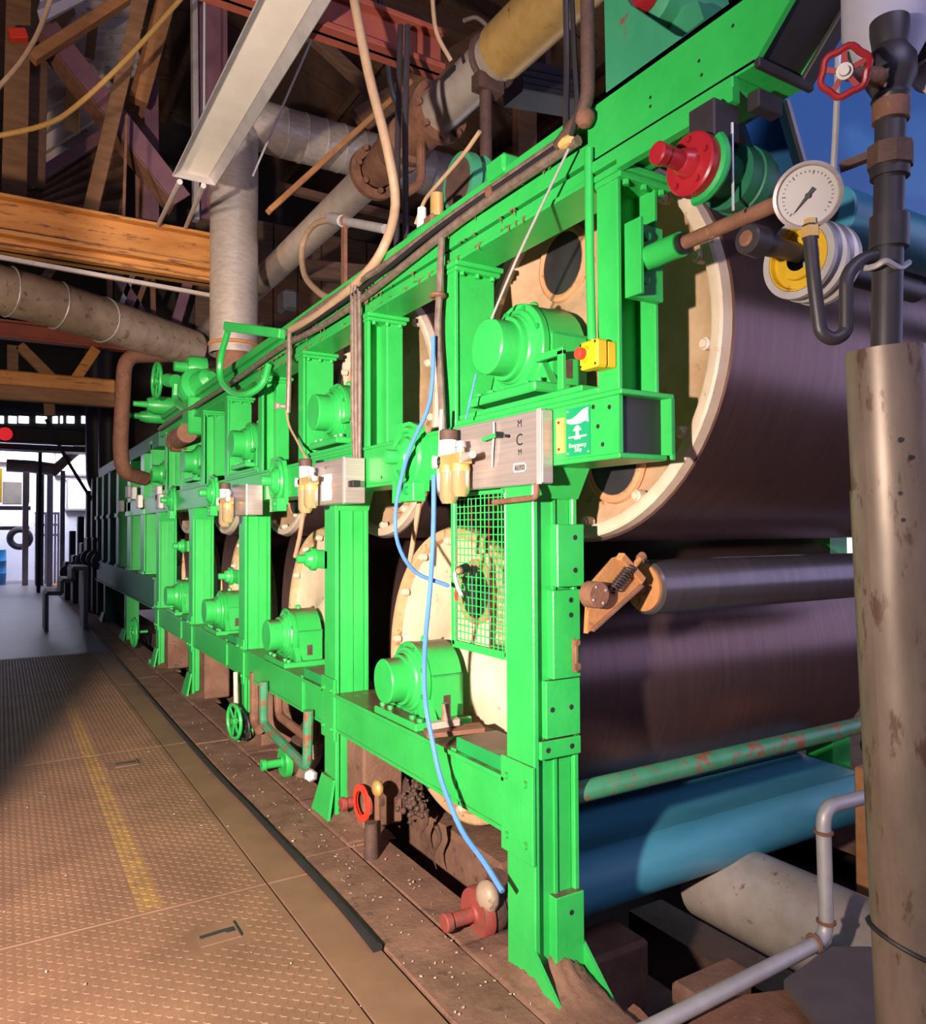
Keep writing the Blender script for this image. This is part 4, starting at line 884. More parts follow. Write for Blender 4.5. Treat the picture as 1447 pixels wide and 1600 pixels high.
# ---- red rotary joint slung under the overhang
Yr = 1.25; zr = at(1025, 238, Y=Yr).z; xt = at(1025, 238, Y=Yr).x
rj = thing('rotary_joint', 'glossy red rotary joint with round flange under the overhanging beam', 'joint', (xt + 0.15, Yr, zr - 0.1))
MB().lathe((xt, Yr, zr), XA, [(0, 0.010), (0, 0.022), (0.004, 0.026), (0.025, 0.026), (0.027, 0.023), (0.075, 0.023), (0.08, 0.028), (0.10, 0.034), (0.115, 0.040)], 24).build('nozzle', 'red_paint', rj)
fo = MB().lathe((xt + 0.105, Yr, zr), XA, [(0, 0.035), (0, 0.068), (0.004, 0.073), (0.034, 0.073), (0.038, 0.068), (0.04, 0.04)], 36).build('red_flange', 'red_paint', rj)
for i in range(5):
    a = i * 2 * math.pi / 5 + 0.4; mm = MB(); bolt(mm, V(xt + 0.106, Yr + 0.055 * math.cos(a), zr + 0.055 * math.sin(a)), -XA, 0.008, 0.010); mm.build('flange_bolt', 'red_paint', fo)
MB().tube([V(xt + 0.145, Yr + 0.075 * math.cos(a), zr + 0.075 * math.sin(a)) for a in [math.radians(q) for q in range(140, 300, 16)]], 0.014, 8).build('cradle', 'green_old', rj)
MB().lathe((xt + 0.14, Yr, zr), XA, [(0, 0.045), (0.10, 0.05), (0.10, 0.078), (0.14, 0.078), (0.142, 0.083), (0.175, 0.083), (0.18, 0.076), (0.21, 0.07)], 32).build('joint_body', 'green_dark', rj)
MB().box((xt + 0.15, Yr - 0.04, zr + 0.06), (xt + 0.24, Yr + 0.04, 2.515), 0.004).build('hanger', 'steel_dark', rj)
MB().cyl((xt + 0.20, Yr - 0.05, zr - 0.11), (xt + 0.20, Yr - 0.05, zr + 0.10), 0.0035, n=6).build('hanger_wire', 'wire', rj)

# ---- yellow sheave on its shaft
Ys = 1.14; c0 = at(1252, 405, Y=Ys)
sh = thing('rope_sheave', 'worn yellow rope sheave with grooved rim, behind the pressure gauge', 'pulley', (c0.x + 0.05, Ys, c0.z - 0.1))
MB().lathe((c0.x - 0.015, Ys, c0.z), XA, [(0, 0.030), (0, 0.05), (0.010, 0.052), (0.012, 0.070), (0.0, 0.074), (0.0, 0.079)], 40, caps=False).build('painted_face', 'yellow_old', sh)
MB().lathe((c0.x - 0.015, Ys, c0.z), XA, [(0, 0.078), (0.0, 0.096), (0.012, 0.097), (0.022, 0.086), (0.034, 0.086), (0.046, 0.098), (0.058, 0.098), (0.066, 0.088), (0.078, 0.088), (0.09, 0.099), (0.105, 0.099), (0.105, 0.04)], 44, caps=False).build('grooved_rim', 'galv', sh)
MB().lathe((c0.x - 0.20, Ys, c0.z + 0.012), XA, [(0, 0.018), (0, 0.030), (0.005, 0.034), (0.05, 0.036), (0.052, 0.026), (0.09, 0.026), (0.12, 0.022), (0.19, 0.022)], 24).build('hub_shaft', 'steel_dark', sh)
MB().cyl((c0.x - 0.201, Ys, c0.z + 0.012), (c0.x - 0.198, Ys, c0.z + 0.012), 0.018, n=18).build('shaft_end', 'rust', sh)
MB().cyl((c0.x + 0.08, Ys, c0.z), (c0.x + 0.5, Ys, c0.z), 0.03, n=16).build('axle', 'steel_dark', sh)

# ---- blue hood and the upper felt roll
hd_ = thing('hood', 'blue painted sheet metal hood over the near end of the machine', 'hood', (2.6, 1.0, 2.3))
YH = 1.44
a = at(1266, 18, Y=YH); k_ = at(1226, 158, Y=YH); c = at(1264, 292, Y=YH)
MB().prism([a, k_, c, V(4.3, YH, c.z), V(4.3, YH, a.z)], (0, 0.03, 0)).build('hood_front', 'hood_blue', hd_)
MB().prism([V(4.27, YH, c.z), V(4.27, YH, a.z), V(4.27, YH + 0.5, a.z), V(4.27, YH + 0.5, c.z + 0.35)], (0.03, 0, 0)).build('hood_end', 'hood_blue', hd_)
e_ = MB(); e_.bar(k_ + V(0, -0.006, 0), c + V(0, -0.006, 0), 0.016, 0.012, up=YA); e_.build('hood_seam', 'galv', hd_)
f0, f1, f2_, f3 = at(1165, 195, Y=1.62), at(1230, 150, Y=1.62), at(1270, 300, Y=1.62), at(1190, 268, Y=1.62)
MB().prism([f0, f1 + V(0.4, 0, 0.25), f2_ + V(0.3, 0, 0.02), f2_, f3], (0, 0.02, 0)).build('hood_flap', 'hood_blue', hd_, label='darker blue lower flap')
MB().prism([V(k_.x + 0.02, YH, a.z - 0.02), V(k_.x + 0.02, YH, a.z), V(k_.x + 0.02, YH + 0.5, a.z), V(k_.x + 0.02, YH + 0.5, a.z - 0.02)], (4.25 - k_.x, 0, 0)).build('hood_top', 'hood_blue', hd_)
uf = thing('upper_felt_roll', 'glossy blue felt roll below the hood at upper right', 'roll', (2.8, 1.3, 2.2))
a = at(1345, 352, Y=1.28)
MB().lathe((a.x - 0.15, 1.28, a.z), XA, [(0, 0.03), (0, 0.075), (0.005, 0.080), (2.2, 0.080)], 32).build('felt_cover', 'felt_blue', uf)
MB().cyl((a.x - 0.35, 1.28, a.z), (a.x - 0.14, 1.28, a.z), 0.03, n=14).build('journal', 'steel_dark', uf)

# ---- pressure gauge
gc = at(1262, 306, D=1.42); gn = (V(-0.35, -0.25, 1.48) - gc).normalized(); gu = (ZA - gn * gn.z).normalized(); gr = gu.cross(gn)
pg = thing('pressure_gauge', 'round white pressure gauge with black needle and steel bezel', 'gauge', gc - V(0, 0, 0.06))
MB().lathe(gc - gn * 0.045, gn, [(0, 0.02), (0, 0.052), (0.004, 0.056), (0.036, 0.056), (0.040, 0.060), (0.050, 0.060), (0.052, 0.054), (0.046, 0.0515)], 44, caps=False).build('case', 'stainless', pg)
MB().lathe(gc - gn * 0.003, gn, [(0, 0.053), (0.003, 0.053), (0.003, 0.0)], 40).build('dial_face', 'dial', pg)
fa = gc + gn * 0.001
def gp(ang, r): a = math.radians(ang); return fa + gr * (r * math.cos(a)) + gu * (r * math.sin(a))
tk = MB()
for i in range(28):
    an = 225 - i * 10; l = 0.006 if i % 5 == 0 else 0.0035
    p0, p1 = gp(an, 0.044), gp(an, 0.044 - l); d = (p1 - p0).normalized(); s = gn.cross(d) * (0.0006 if i % 5 else 0.0009)
    tk.add([p0 - s, p0 + s, p1 + s, p1 - s], [(0, 1, 2, 3)])
tk.build('dial_marks', 'ink', pg, kind='stuff')
nd = MB(); d = (gp(228, 0.04) - gp(48, 0.02)).normalized(); s = gn.cross(d)
nd.prism([gp(228, 0.040) + gn * 0.002, gp(228, 0.010) + s * 0.0022 + gn * 0.002, gp(48, 0.016) + s * 0.004 + gn * 0.002, gp(48, 0.016) - s * 0.004 + gn * 0.002, gp(228, 0.010) - s * 0.0022 + gn * 0.002], gn * 0.001)
nd.lathe(fa + gn * 0.001, gn, [(0, 0.005), (0.004, 0.005), (0.004, 0)], 14)
nd.build('needle', 'ink', pg)
# ---- lagged riser with valve, union, tee and siphon
D0 = 1.44
rs = thing('steam_riser', 'tall riser pipe in a battered sheet metal jacket at the right edge', 'pipe', at(1440, 1600, D=D0))
jt, jb = at(1384, 548, D=D0), at(1441, 1650, D=D0)
dj = (jb - jt).normalized(); jb = jt + dj * ((jt.z + 0.02) / -dj.z)
L_ = (jb - jt).length
MB().lathe(jt, jb - jt, [(0, 0.03), (0, 0.0695), (L_ * 0.14, 0.0705), (L_ * 0.14, 0.073), (L_, 0.078)], 40).build('jacket', 'jacket', rs)
seam = (V(-0.75, -0.1, 0)).normalized()
MB().lathe(jt, jb - jt, [(0.002, 0.0715), (L_ * 0.14, 0.0735), (L_ * 0.14, 0.0760), (L_, 0.081)], 16, math.radians(185), math.radians(275)).build('jacket_seam', 'jacket', rs)
for i, (t_, a) in enumerate(((0.11, 0.2), (0.13, 0.5), (0.17, 0.1), (0.20, 0.15), (0.36, 0.3), (0.47, 0.55), (0.52, 0.6), (0.62, 0.4), (0.75, 0.5))):
    an = math.radians(214 + a * 40); q = jt + dj * t_ * 1.6 + V(math.cos(an), math.sin(an), 0) * 0.0735
    MB().lathe(q, V(math.cos(an), math.sin(an), 0), [(0, 0.005), (0.003, 0.004), (0.003, 0)], 8).build('jacket_screw', 'black_steel', rs)
q0 = jt + dj * (jt - at(1378, 1450, D=D0)).length
stp = [q0 + V(math.cos(a), math.sin(a), 0) * 0.080 + V(0, 0, -0.05 * (1 - math.cos(a - 2.6)) * 0.6) for a in [2 * math.pi * i / 24 for i in range(24)]]
MB().tube(stp, 0.0045, 6, closed=True).build('jacket_strap', 'black_rubber', rs)
ut = at(1392, 165, D=D0); um = at(1400, 540, D=D0)
ub = jt + V(0, 0, -0.02); ux = (jt + V(0.006, 0, 0))
up_ = V(ut.x - ux.x, ut.y - ux.y, ut.z - ux.z)
def on_riser(py): 
    z = at(1395, py, D=D0).z; t_ = (z - ux.z) / up_.z; return ux + up_ * t_
MB().cyl(ub, on_riser(165), 0.0265, n=22).build('riser_pipe', 'steel_dark', rs)
for (ya, yb, r_, n2, m_, nm) in ((388, 338, 0.034, 22, 'steel_dark', 'pipe_tee'), (278, 258, 0.034, 20, 'steel_dark', 'union_ring'), (262, 228, 0.040, 8, 'rust_dark', 'union_nut'), (190, 160, 0.032, 20, 'rust', 'pipe_collar')):
    MB().cyl(on_riser(ya), on_riser(yb), r_, n=n2).build(nm, m_, rs)
# globe valve and handwheel
vb = on_riser(140)
MB().lathe(on_riser(165), ZA, [(0, 0.03), (0.012, 0.034), (0.02, 0.030), (0.05, 0.045), (0.085, 0.045), (0.11, 0.03), (0.14, 0.034), (0.16, 0.034)], 24).build('valve_body', 'steel_dark', rs)
wc = at(1320, 112, D=1.36); wa = (V(-0.55, -0.25, 1.55) - wc).normalized()
MB().cyl(vb + V(0, 0, 0.02), wc - wa * 0.015, 0.020, 0.012, 16).build('valve_bonnet', 'rust', rs)
wv = (ZA - wa * wa.z).normalized(); wu = wv.cross(wa)
rim_ = [wc + (wu * math.cos(t_) + wv * math.sin(t_)) * (0.038 + 0.0025 * math.sin(6 * t_)) for t_ in [2 * math.pi * i / 36 for i in range(36)]]
hw = MB().tube(rim_, 0.0062, 8, closed=True).build('handwheel', 'red_paint', rs, label='small red handwheel')
for i in range(5):
    a = 2 * math.pi * i / 5 + 0.3; MB().bar(wc, wc + (wu * math.cos(a) + wv * math.sin(a)) * 0.037, 0.009, 0.005, up=wa).build('wheel_spoke', 'red_paint', hw)
MB().lathe(wc - wa * 0.01, wa, [(0, 0.014), (0.018, 0.014), (0.018, 0.009), (0.026, 0.008), (0.026, 0)], 14).build('wheel_hub', 'galv', hw)
# siphon loop to the gauge
sp_ = elbow([on_riser(395) , at(1345, 405, D=1.43), at(1322, 430, D=1.42), at(1322, 520, D=1.42), at(1302, 532, D=1.42), at(1282, 520, D=1.42), at(1272, 440, D=1.42), at(1264, 352, D=1.43)], 0.03, 5)
MB().tube(sp_, 0.0125, 14, 2).build('siphon_loop', 'steel_dark', rs)
MB().lathe(at(1266, 372, D=1.43), V(0, 0, 1), [(0, 0.013), (0, 0.017), (0.02, 0.017), (0.02, 0.012), (0.035, 0.012)], 6).build('siphon_nut', 'brass', rs)
MB().bar(at(1312, 262, D=1.48), at(1370, 240, D=1.45), 0.020, 0.014).build('stay_bar', 'rust_dark', rs)
MB().tube([at(1310, 80, D=1.52), at(1306, 200, D=1.52), at(1298, 330, D=1.52)], 0.006, 8, 3).build('wire_rope', 'wire', label='pale wire rope hanging beside the red handwheel', cat='rope')
MB().tube([at(1338, 400, D=1.44), at(1350, 418, D=1.43), at(1368, 416, D=1.41), at(1385, 408, D=1.40), at(1405, 418, D=1.42), at(1420, 410, D=1.46)], 0.006, 6, 4).build('lashing_wire', 'galv', rs)
# vessel above the valve
vs_ = thing('lagged_vessel', 'pale lilac lagged vessel above the red handwheel, cut by the top edge', 'vessel', at(1385, 95, D=1.50))
vc = at(1385, 92, D=1.53)
MB().lathe(vc, ZA, [(-0.02, 0.03), (-0.015, 0.05), (0.03, 0.074), (0.06, 0.080), (0.9, 0.080)], 36).build('vessel_shell', 'tank_white', vs_)
MB().lathe(vc + V(0, 0, -0.045), ZA, [(0, 0.028), (0.03, 0.05), (0.05, 0.05)], 18).build('vessel_outlet', 'rust_dark', vs_)
g2 = at(1452, 118, D=1.45); gn2 = (CAM - g2).normalized()
pg2 = thing('small_gauge', 'small steel rimmed gauge just entering at the right edge', 'gauge', g2)
MB().lathe(g2 - gn2 * 0.02, gn2, [(0, 0.02), (0, 0.028), (0.02, 0.030), (0.03, 0.030), (0.03, 0.025)], 24, caps=False).build('case', 'stainless', pg2); MB().lathe(g2, gn2, [(0, 0.027), (0.002, 0.027), (0.002, 0)], 20).build('dial_face', 'dial', pg2)

# ---- machinery standing on the overhang
mo = thing('drive_motor', 'red and grey-green motor standing on the overhang, cut by the top edge', 'motor', at(1010, 30, X=1.62))
a = at(1015, -8, X=1.60)
MB().lathe(a + V(-0.06, 0, 0), XA, [(0, 0.02), (0, 0.05), (0.01, 0.056), (0.05, 0.056), (0.05, 0.04)], 26).build('red_end_cover', 'red_paint', mo)
MB().lathe(a + V(-0.01, 0, 0), XA, [(0, 0.05), (0.02, 0.085), (0.25, 0.085), (0.27, 0.05)], 26).build('motor_body', 'green_dull', mo)
MB().prism([at(1020, 45, X=1.66), at(1040, 20, X=1.66), at(1090, 0, X=1.66), at(1100, 30, X=1.66), at(1062, 60, X=1.66)], (0.1, 0, 0)).build('motor_foot', 'green_dull', mo)
# ================================================================ OVERHEAD
# ---- steam header running the length of the machine
XS_, ZS_ = 2.40, 4.19
st = thing('steam_header', 'long silver clad steam pipe with rusty expansion joint above the machine', 'pipe', (XS_, 5, ZS_ - 0.13))
def yh(px, py): return at(px, py, X=XS_).y
ya, yb = yh(588, 270), yh(682, 175)
MB().cyl((XS_, ya, ZS_), (XS_, 12.2, ZS_), 0.13, n=28).build('far_cladding', 'cladding', st)
MB().cyl((XS_, yh(790, 78), ZS_), (XS_, yb, ZS_), 0.135, n=28).build('near_cladding', 'cladding', st)
MB().cyl((XS_, 1.6, ZS_), (XS_, yh(785, 82), ZS_), 0.155, n=28).build('yellow_cladding', 'brass', st, label='brassy yellow cladding')
for (y, s) in ((ya, -1), (yb, 1)):
    MB().lathe((XS_, y, ZS_), V(0, s, 0), [(-0.05, 0.10), (-0.05, 0.20), (0.0, 0.20), (0.0, 0.12)], 28).build('pipe_flange', 'rust', st)
    for i in range(8):
        a = 2 * math.pi * i / 8; mm = MB(); bolt(mm, V(XS_ + 0.17 * math.cos(a), y - 0.055, ZS_ + 0.17 * math.sin(a)), -YA, 0.022, 0.03); mm.build('flange_bolt', 'rust', st)
dl = (yb - ya)
MB().lathe((XS_, ya, ZS_), V(0, dl, 0), [(0, 0.12), (abs(dl) * 0.25, 0.15), (abs(dl) * 0.35, 0.14), (abs(dl) * 0.40, 0.17), (abs(dl) * 0.48, 0.17), (abs(dl) * 0.5, 0.14), (abs(dl) * 0.55, 0.17), (abs(dl) * 0.62, 0.17), (abs(dl) * 0.65, 0.14), (abs(dl) * 0.85, 0.15), (abs(dl), 0.12)], 26).build('expansion_joint', 'rust', st)
MB().tube(elbow([V(XS_ - 0.05, yh(668, 200), ZS_ - 0.12), V(XS_ - 0.05, yh(668, 200), ZS_ - 0.42), V(XS_ - 0.16, yh(668, 200), ZS_ - 0.50)], 0.08), 0.032, 10).build('drain_pipe', 'rust', st)
for py in (90, ):
    y = yh(770, 100); MB().torus((XS_, y, ZS_), YA, 0.145, 0.02, 24, 6).build('pipe_clamp', 'rust_dark', st)
    MB().cyl((XS_ - 0.05, y, ZS_ - 0.14), (XS_ - 0.05, y, 2.79), 0.035, n=12).build('pipe_support', 'rust_dark', st)
    MB().box((XS_ - 0.12, y - 0.04, ZS_ - 0.20), (XS_ + 0.05, y + 0.04, ZS_ - 0.11)).build('support_clamp', 'rust_dark', st)

# ---- ventilation duct dropping to the machine, and the branch it comes from
dx, dy = 1.86, 7.2
vd = thing('ventilation_duct', 'fat vertical grey sheet metal duct ending above the machine', 'duct', (dx, dy, 3.0))
zt = at(365, 200, Y=7.2).z; zb = at(365, 555, Y=7.2).z
MB().lathe((dx, dy, zb), ZA, [(0.02, 0.205), (0.0, 0.225), (0.06, 0.225), (0.06, 0.218), (zt - zb, 0.218)], 36, caps=False).build('duct_drop', 'duct', vd)
MB().torus((dx, dy, zb + 0.09), ZA, 0.218, 0.018, 36, 6).build('duct_band', 'rust_orange', vd, label='orange rusty band')
MB().cyl((dx, dy, zb - 0.25), (dx, dy, zb + 0.1), 0.16, n=24).build('inner_sleeve', 'rust', vd)
bt = thing('branch_duct', 'horizontal spiral duct running into the roof space behind the steam pipe', 'duct', (3.0, dy, zt))
rb = 0.23; zc_ = zt + 0.08
pts = elbow([V(dx, dy, zt - 0.1), V(dx, dy, zc_ + 0.02), V(dx + 0.5, dy, zc_)], 0.35, 8)
MB().tube(pts, rb, 28).build('duct_elbow', 'duct', bt)
for i in range(14):
    x0_ = dx + 0.45 + i * 0.2
    MB().lathe((x0_, dy, zc_), XA, [(0, rb), (0.0, rb + 0.004), (0.012, rb + 0.006), (0.024, rb), (0.2, rb)], 30, caps=False).build('spiral_segment', 'duct', bt)

# ---- light trough
zt_ = 4.0
tr = thing('light_trough', 'long white reflector trough of a strip light hanging overhead', 'light fixture', (1.17, 4.2, zt_))
y0_, y1_ = 2.9, 5.6
MB().box((1.07, y0_, zt_ + 0.035), (1.26, y1_, zt_ + 0.045)).build('trough_base', 'tray_white', tr)
for s in (-1, 1):
    xa = 1.165 + s * 0.093; xb = 1.165 + s * 0.145
    MB().prism([V(xa, y0_, zt_ + 0.045), V(xb, y0_, zt_ - 0.012), V(xb + s * 0.006, y0_, zt_ - 0.008), V(xa + s * 0.006, y0_, zt_ + 0.055)], (0, y1_ - y0_, 0)).build('trough_side', 'galv', tr)
MB().prism([V(1.072, y1_, zt_ + 0.045), V(1.02, y1_, zt_ - 0.012), V(1.31, y1_, zt_ - 0.012), V(1.258, y1_, zt_ + 0.045)], (0, 0.006, 0)).build('trough_end', 'galv', tr)
for y in (3.2, 5.3): MB().cyl((1.165, y, zt_ + 0.04), (1.165, y, 7.4), 0.008, n=6).build('hanger_rod', 'wire', tr)
for i, (a, b2) in enumerate((((281, 284), (247, 352)), ((318, 290), (290, 356)))):
    MB().tube([at(*a, Y=5.6), at(*b2, Y=7.9)], 0.02, 8).build('hanging_strut', 'galv', label=['pale strut below the left end of the light trough', 'rusty-pale strut below the right end of the light trough'][i], cat='strut')
MB().tube([at(512, 4, Y=4.9), at(492, 50, Y=5.0), at(440, 170, Y=5.3), at(395, 275, Y=5.6)], 0.008, 6, 2).build('stay_wire', 'wire', label='thin stay wire hanging beside the light trough', cat='wire')

# ---- big cross beams
def ibeam(name, label, y, zt0, zb0, x0, x1, mat, mat2=None, th=0.10):
    t = thing(name, label, 'beam', ((x0 + x1) / 2, y, zb0))
    MB().box((x0, y - th * 0.15, zb0), (x1, y + th * 0.15, zt0)).build('beam_web', mat, t)
    MB().box((x0, y - th, zt0 - 0.03), (x1, y + th, zt0), 0.004).build('beam_top_flange', mat, t)
    MB().box((x0, y - th, zb0), (x1, y + th, zb0 + 0.03), 0.004).build('beam_bottom_flange', mat2 or mat, t)
    return t
yB = 8.0
zt0, zb0 = at(0, 308, Y=yB).z, at(0, 392, Y=yB).z
ob = ibeam('cross_beam', 'large orange-brown cross beam behind the vertical duct', yB, zt0, zb0, -5, 1.95, 'beam_orange', None, 0.12)
MB().box((-5, yB - 0.125, zb0 + 0.12), (1.95, yB - 0.02, zb0 + 0.16)).build('beam_fillet', 'beam_orange', ob)
MB().bar(at(0, 402, Y=7.5), at(330, 462, Y=7.5), 0.035, 0.035).build('thin_rail', 'cladding', label='thin pale pipe slung under the orange cross beam', cat='pipe')
ibeam('red_cross_beam', 'dull red cross beam below the lagged pipe', 10.9, at(0, 500, Y=10.9).z, at(0, 528, Y=10.9).z, -5, 2.35, 'steel_red', None, 0.08)
lp = thing('lagged_pipe', 'fat tan lagged pipe sloping across the aisle at left', 'pipe', (0.5, 9, 3.5))
pts = [at(-120, 410, Y=8.5), at(-20, 447, Y=8.6), at(60, 468, Y=8.8), at(130, 490, Y=9.0), at(200, 512, Y=9.4), at(255, 530, Y=9.8), at(300, 545, Y=10.1)]
MB().tube(pts, 0.24, 22, 3).build('lagging', 'lagging', lp)
for i in (1, 2, 3):
    d = (pts[i + 1] - pts[i]).normalized(); q = pts[i] + (pts[i + 1] - pts[i]) * 0.4; MB().torus(q, d, 0.242, 0.012, 28, 5).build('lagging_band', 'galv', lp)
for i, (px, py) in enumerate(((0, 590), (0, 612))):
    a = at(px, py, Y=10.5); MB().box((-5, 10.5 - 0.06, a.z - 0.09), (at(180, 600, Y=10.5).x, 10.5 + 0.10, a.z + 0.09), 0.02).build('timber_beam', 'beam_orange' if i == 0 else 'wood', label=['upper orange timber beam across the aisle at left', 'lower brown timber beam across the aisle at left'][i], cat='beam', group='timber beams across the aisle')
# red beam near the top of the frame
a = at(350, 0, Y=3.9); b2 = at(600, 80, Y=3.9)
ibeam('red_roof_beam', 'red-brown roof beam crossing above the light trough', 3.7, at(500, 0, Y=3.7).z + 0.05, at(500, 52, Y=3.7).z, 0.62, 2.1, 'steel_red', None, 0.07)

# ---- roof steel, timber and sheets at upper left
def member(name, label, cat, p0, p1, w_, h, mat, y0, y1=None, group=None, up=(0, 1, 0)):
    a = at(*p0, Y=y0); b2 = at(*p1, Y=y0 if y1 is None else y1)
    return MB().bar(a, b2, w_, h, 0.006, up=up).build(name, mat, label=label, cat=cat, group=group)
br = thing('diagonal_brace', 'purple steel angle brace running down from upper left', 'brace', at(180, 190, Y=8.8))
a, b2 = at(72, 38, Y=8.8), at(285, 312, Y=8.8)
MB().bar(a, b2, 0.22, 0.02, 0.003, up=YA).build('brace_flange', 'steel_purple', br)
d = (b2 - a).normalized(); sd = d.cross(YA)
MB().bar(a - sd * 0.11 + V(0, 0.16, 0), b2 - sd * 0.11 + V(0, 0.16, 0), 0.02, 0.34, 0.003, up=YA).build('brace_leg', 'rust', br)
member('timber_strut', 'rough timber strut leaning across the purple brace', 'strut', (225, -20), (140, 335), 0.14, 0.12, 'wood', 8.5)
member('timber_strut', 'broad rusty timber leaning behind the rough strut', 'strut', (265, -20), (215, 160), 0.20, 0.15, 'wood_orange', 9.2)
member('hanging_rod', 'thin brown vertical rod in front of the purple brace', 'rod', (198, 180), (193, 345), 0.03, 0.03, 'rust', 8.42)
member('timber_post', 'dark timber post at the top left edge', 'post', (30, -20), (22, 305), 0.22, 0.2, 'wood', 8.9)
member('corrugated_strip', 'narrow grey-brown board beside the dark timber post', 'board', (55, 85), (50, 290), 0.24, 0.03, 'wood_dark', 9.01)
pc = thing('roof_column', 'purple steel roof column right of the diagonal brace', 'column', at(228, 340, Y=9.8))
for (px, m_) in ((217, 'rust'), (229, 'steel_purple'), (241, 'steel_purple')):
    MB().bar(at(px, 120, Y=9.8), at(px + 1, 350, Y=9.8), 0.09, 0.06, 0.004, up=YA).build('column_flange', m_, pc)
pc2 = thing('roof_column', 'tall purple steel column with pale edge behind the light trough', 'column', at(325, 340, Y=9.0))
MB().bar(at(303, -20, Y=8.9), at(306, 345, Y=8.9), 0.06, 0.12, 0.004, up=YA).build('pale_edge', 'galv', pc2)
MB().bar(at(328, -20, Y=9.0), at(330, 345, Y=9.0), 0.28, 0.05, 0.004, up=YA).build('column_web', 'steel_purple', pc2)
MB().bar(at(350, -20, Y=8.9), at(351, 345, Y=8.9), 0.05, 0.12, 0.004, up=YA).build('column_edge', 'steel_purple', pc2)
# corrugated sheets as real ribs, hung between the members
def corrugated(name, label, corners, n, amp, mat):
    """corners: p00 p10 p11 p01 (3d); ribs run from side p00-p01 to side p10-p11"""
    p00, p10, p11, p01 = [Vector(c) for c in corners]; nr = (p10 - p00).cross(p01 - p00).normalized()
    vs = []; fs = []
    for i in range(n + 1):
        t_ = i / n; o_ = nr * (amp * math.sin(i * math.pi / 2))
        vs += [p00.lerp(p01, t_) + o_, p10.lerp(p11, t_) + o_]
    m0 = len(vs)
    vs += [q + nr * 0.006 for q in vs]
    for i in range(n):
        fs += [(2 * i, 2 * i + 1, 2 * i + 3, 2 * i + 2), (m0 + 2 * i, m0 + 2 * i + 2, m0 + 2 * i + 3, m0 + 2 * i + 1)]
    return MB().add(vs, fs).build(name, mat, label=label, cat='roof sheet', group='corrugated roof sheets')
corrugated('corrugated_sheet', 'corrugated sheet with pale lower edge at upper left', [at(62, 275, Y=10.3), at(200, 190, Y=10.3), at(120, 20, Y=9.6), at(60, 85, Y=9.6)], 24, 0.06, 'sheet_roof')
corrugated('corrugated_sheet', 'blue-grey corrugated sheet right of the purple brace', [at(105, 130, Y=10.6), at(215, 120, Y=10.6), at(225, -30, Y=9.9), at(120, -30, Y=9.9)], 24, 0.06, 'sheet_roof')
corrugated('corrugated_sheet', 'dark brown corrugated sheet above the orange cross beam', [at(60, 345, Y=9.98), at(190, 345, Y=9.98), at(205, 185, Y=9.98), at(70, 285, Y=9.98)], 24, 0.03, 'wood_dark')
corrugated('corrugated_sheet', 'pale lilac roof sheet at the very top left', [at(60, 42, Y=8.6), at(190, -30, Y=8.6), at(180, -60, Y=8.2), at(60, -60, Y=8.2)], 12, 0.02, 'tank_white')
member('purlin', 'orange timber purlin under the lilac roof sheet', 'purlin', (50, 92), (200, -5), 0.10, 0.14, 'wood_orange', 8.7)
member('purlin', 'dull purple purlin along the lower edge of the corrugated sheet', 'purlin', (45, 285), (205, 185), 0.12, 0.12, 'steel_purple', 9.9)
member('bracket_board', 'short yellow-green bracket board on the corrugated sheet', 'bracket', (112, 205), (115, 130), 0.16, 0.05, 'brass', 9.7)
member('bracket_board', 'small brown bracket board near the lilac sheet', 'bracket', (140, 90), (146, 35), 0.10, 0.05, 'wood', 9.6)
member('red_fitting', 'small red fitting on the dark timber post', 'fitting', (14, 55), (42, 55), 0.10, 0.1, 'button_red', 8.7)
MB().tube([at(288, -8, Y=7.6), at(200, 90, Y=7.6), at(120, 165, Y=7.6), at(70, 195, Y=7.6), at(-20, 216, Y=7.6)], 0.022, 8, 4).build('rope', 'rope', label='yellow rope slung across the upper left corner', cat='rope')
MB().tube([at(82, -10, Y=6.5), at(60, 50, Y=6.5), at(30, 100, Y=6.5), at(-20, 155, Y=6.5)], 0.018, 8, 4).build('slack_cable', 'cable_tan', label='slack tan cable at the top left edge', cat='cable')
# members seen below the orange beam
member('timber_strut', 'pale diagonal strut below the orange cross beam', 'strut', (95, 400), (45, 470), 0.10, 0.1, 'wood', 11)
for i, (p0, p1, m_) in enumerate((((170, 410), (240, 520), 'steel_purple'), ((300, 420), (270, 520), 'steel_purple'), ((215, 410), (180, 500), 'galv'), ((235, 420), (205, 500), 'wood'), ((170, 400), (172, 500), 'wood'), ((238, 420), (240, 520), 'rust'))):
    member('truss_member', ['purple diagonal truss member left below the orange beam', 'purple diagonal truss member nearest the vertical duct', 'silver diagonal truss bar below the orange beam', 'brown diagonal truss bar beside the silver one', 'brown upright below the orange beam', 'thin rusty upright below the orange beam'][i], 'truss', p0, p1, 0.14 if i < 2 else 0.07, 0.06, m_, 11.5, group='truss members below the orange beam')
for i, (p0, p1, m_) in enumerate((((30, 540), (110, 620), 'wood'), ((150, 545), (100, 620), 'beam_orange'), ((75, 600), (78, 650), 'wood_dark'), ((20, 540), (20, 620), 'wood_dark'))):
    member('truss_member', ['brown knee brace below the red cross beam', 'orange knee brace below the red cross beam', 'dark hanger between the timber beams', 'dark upright at the left edge below the red beam'][i], 'truss', p0, p1, 0.12, 0.08, m_, 10.62, group='truss members below the red beam')
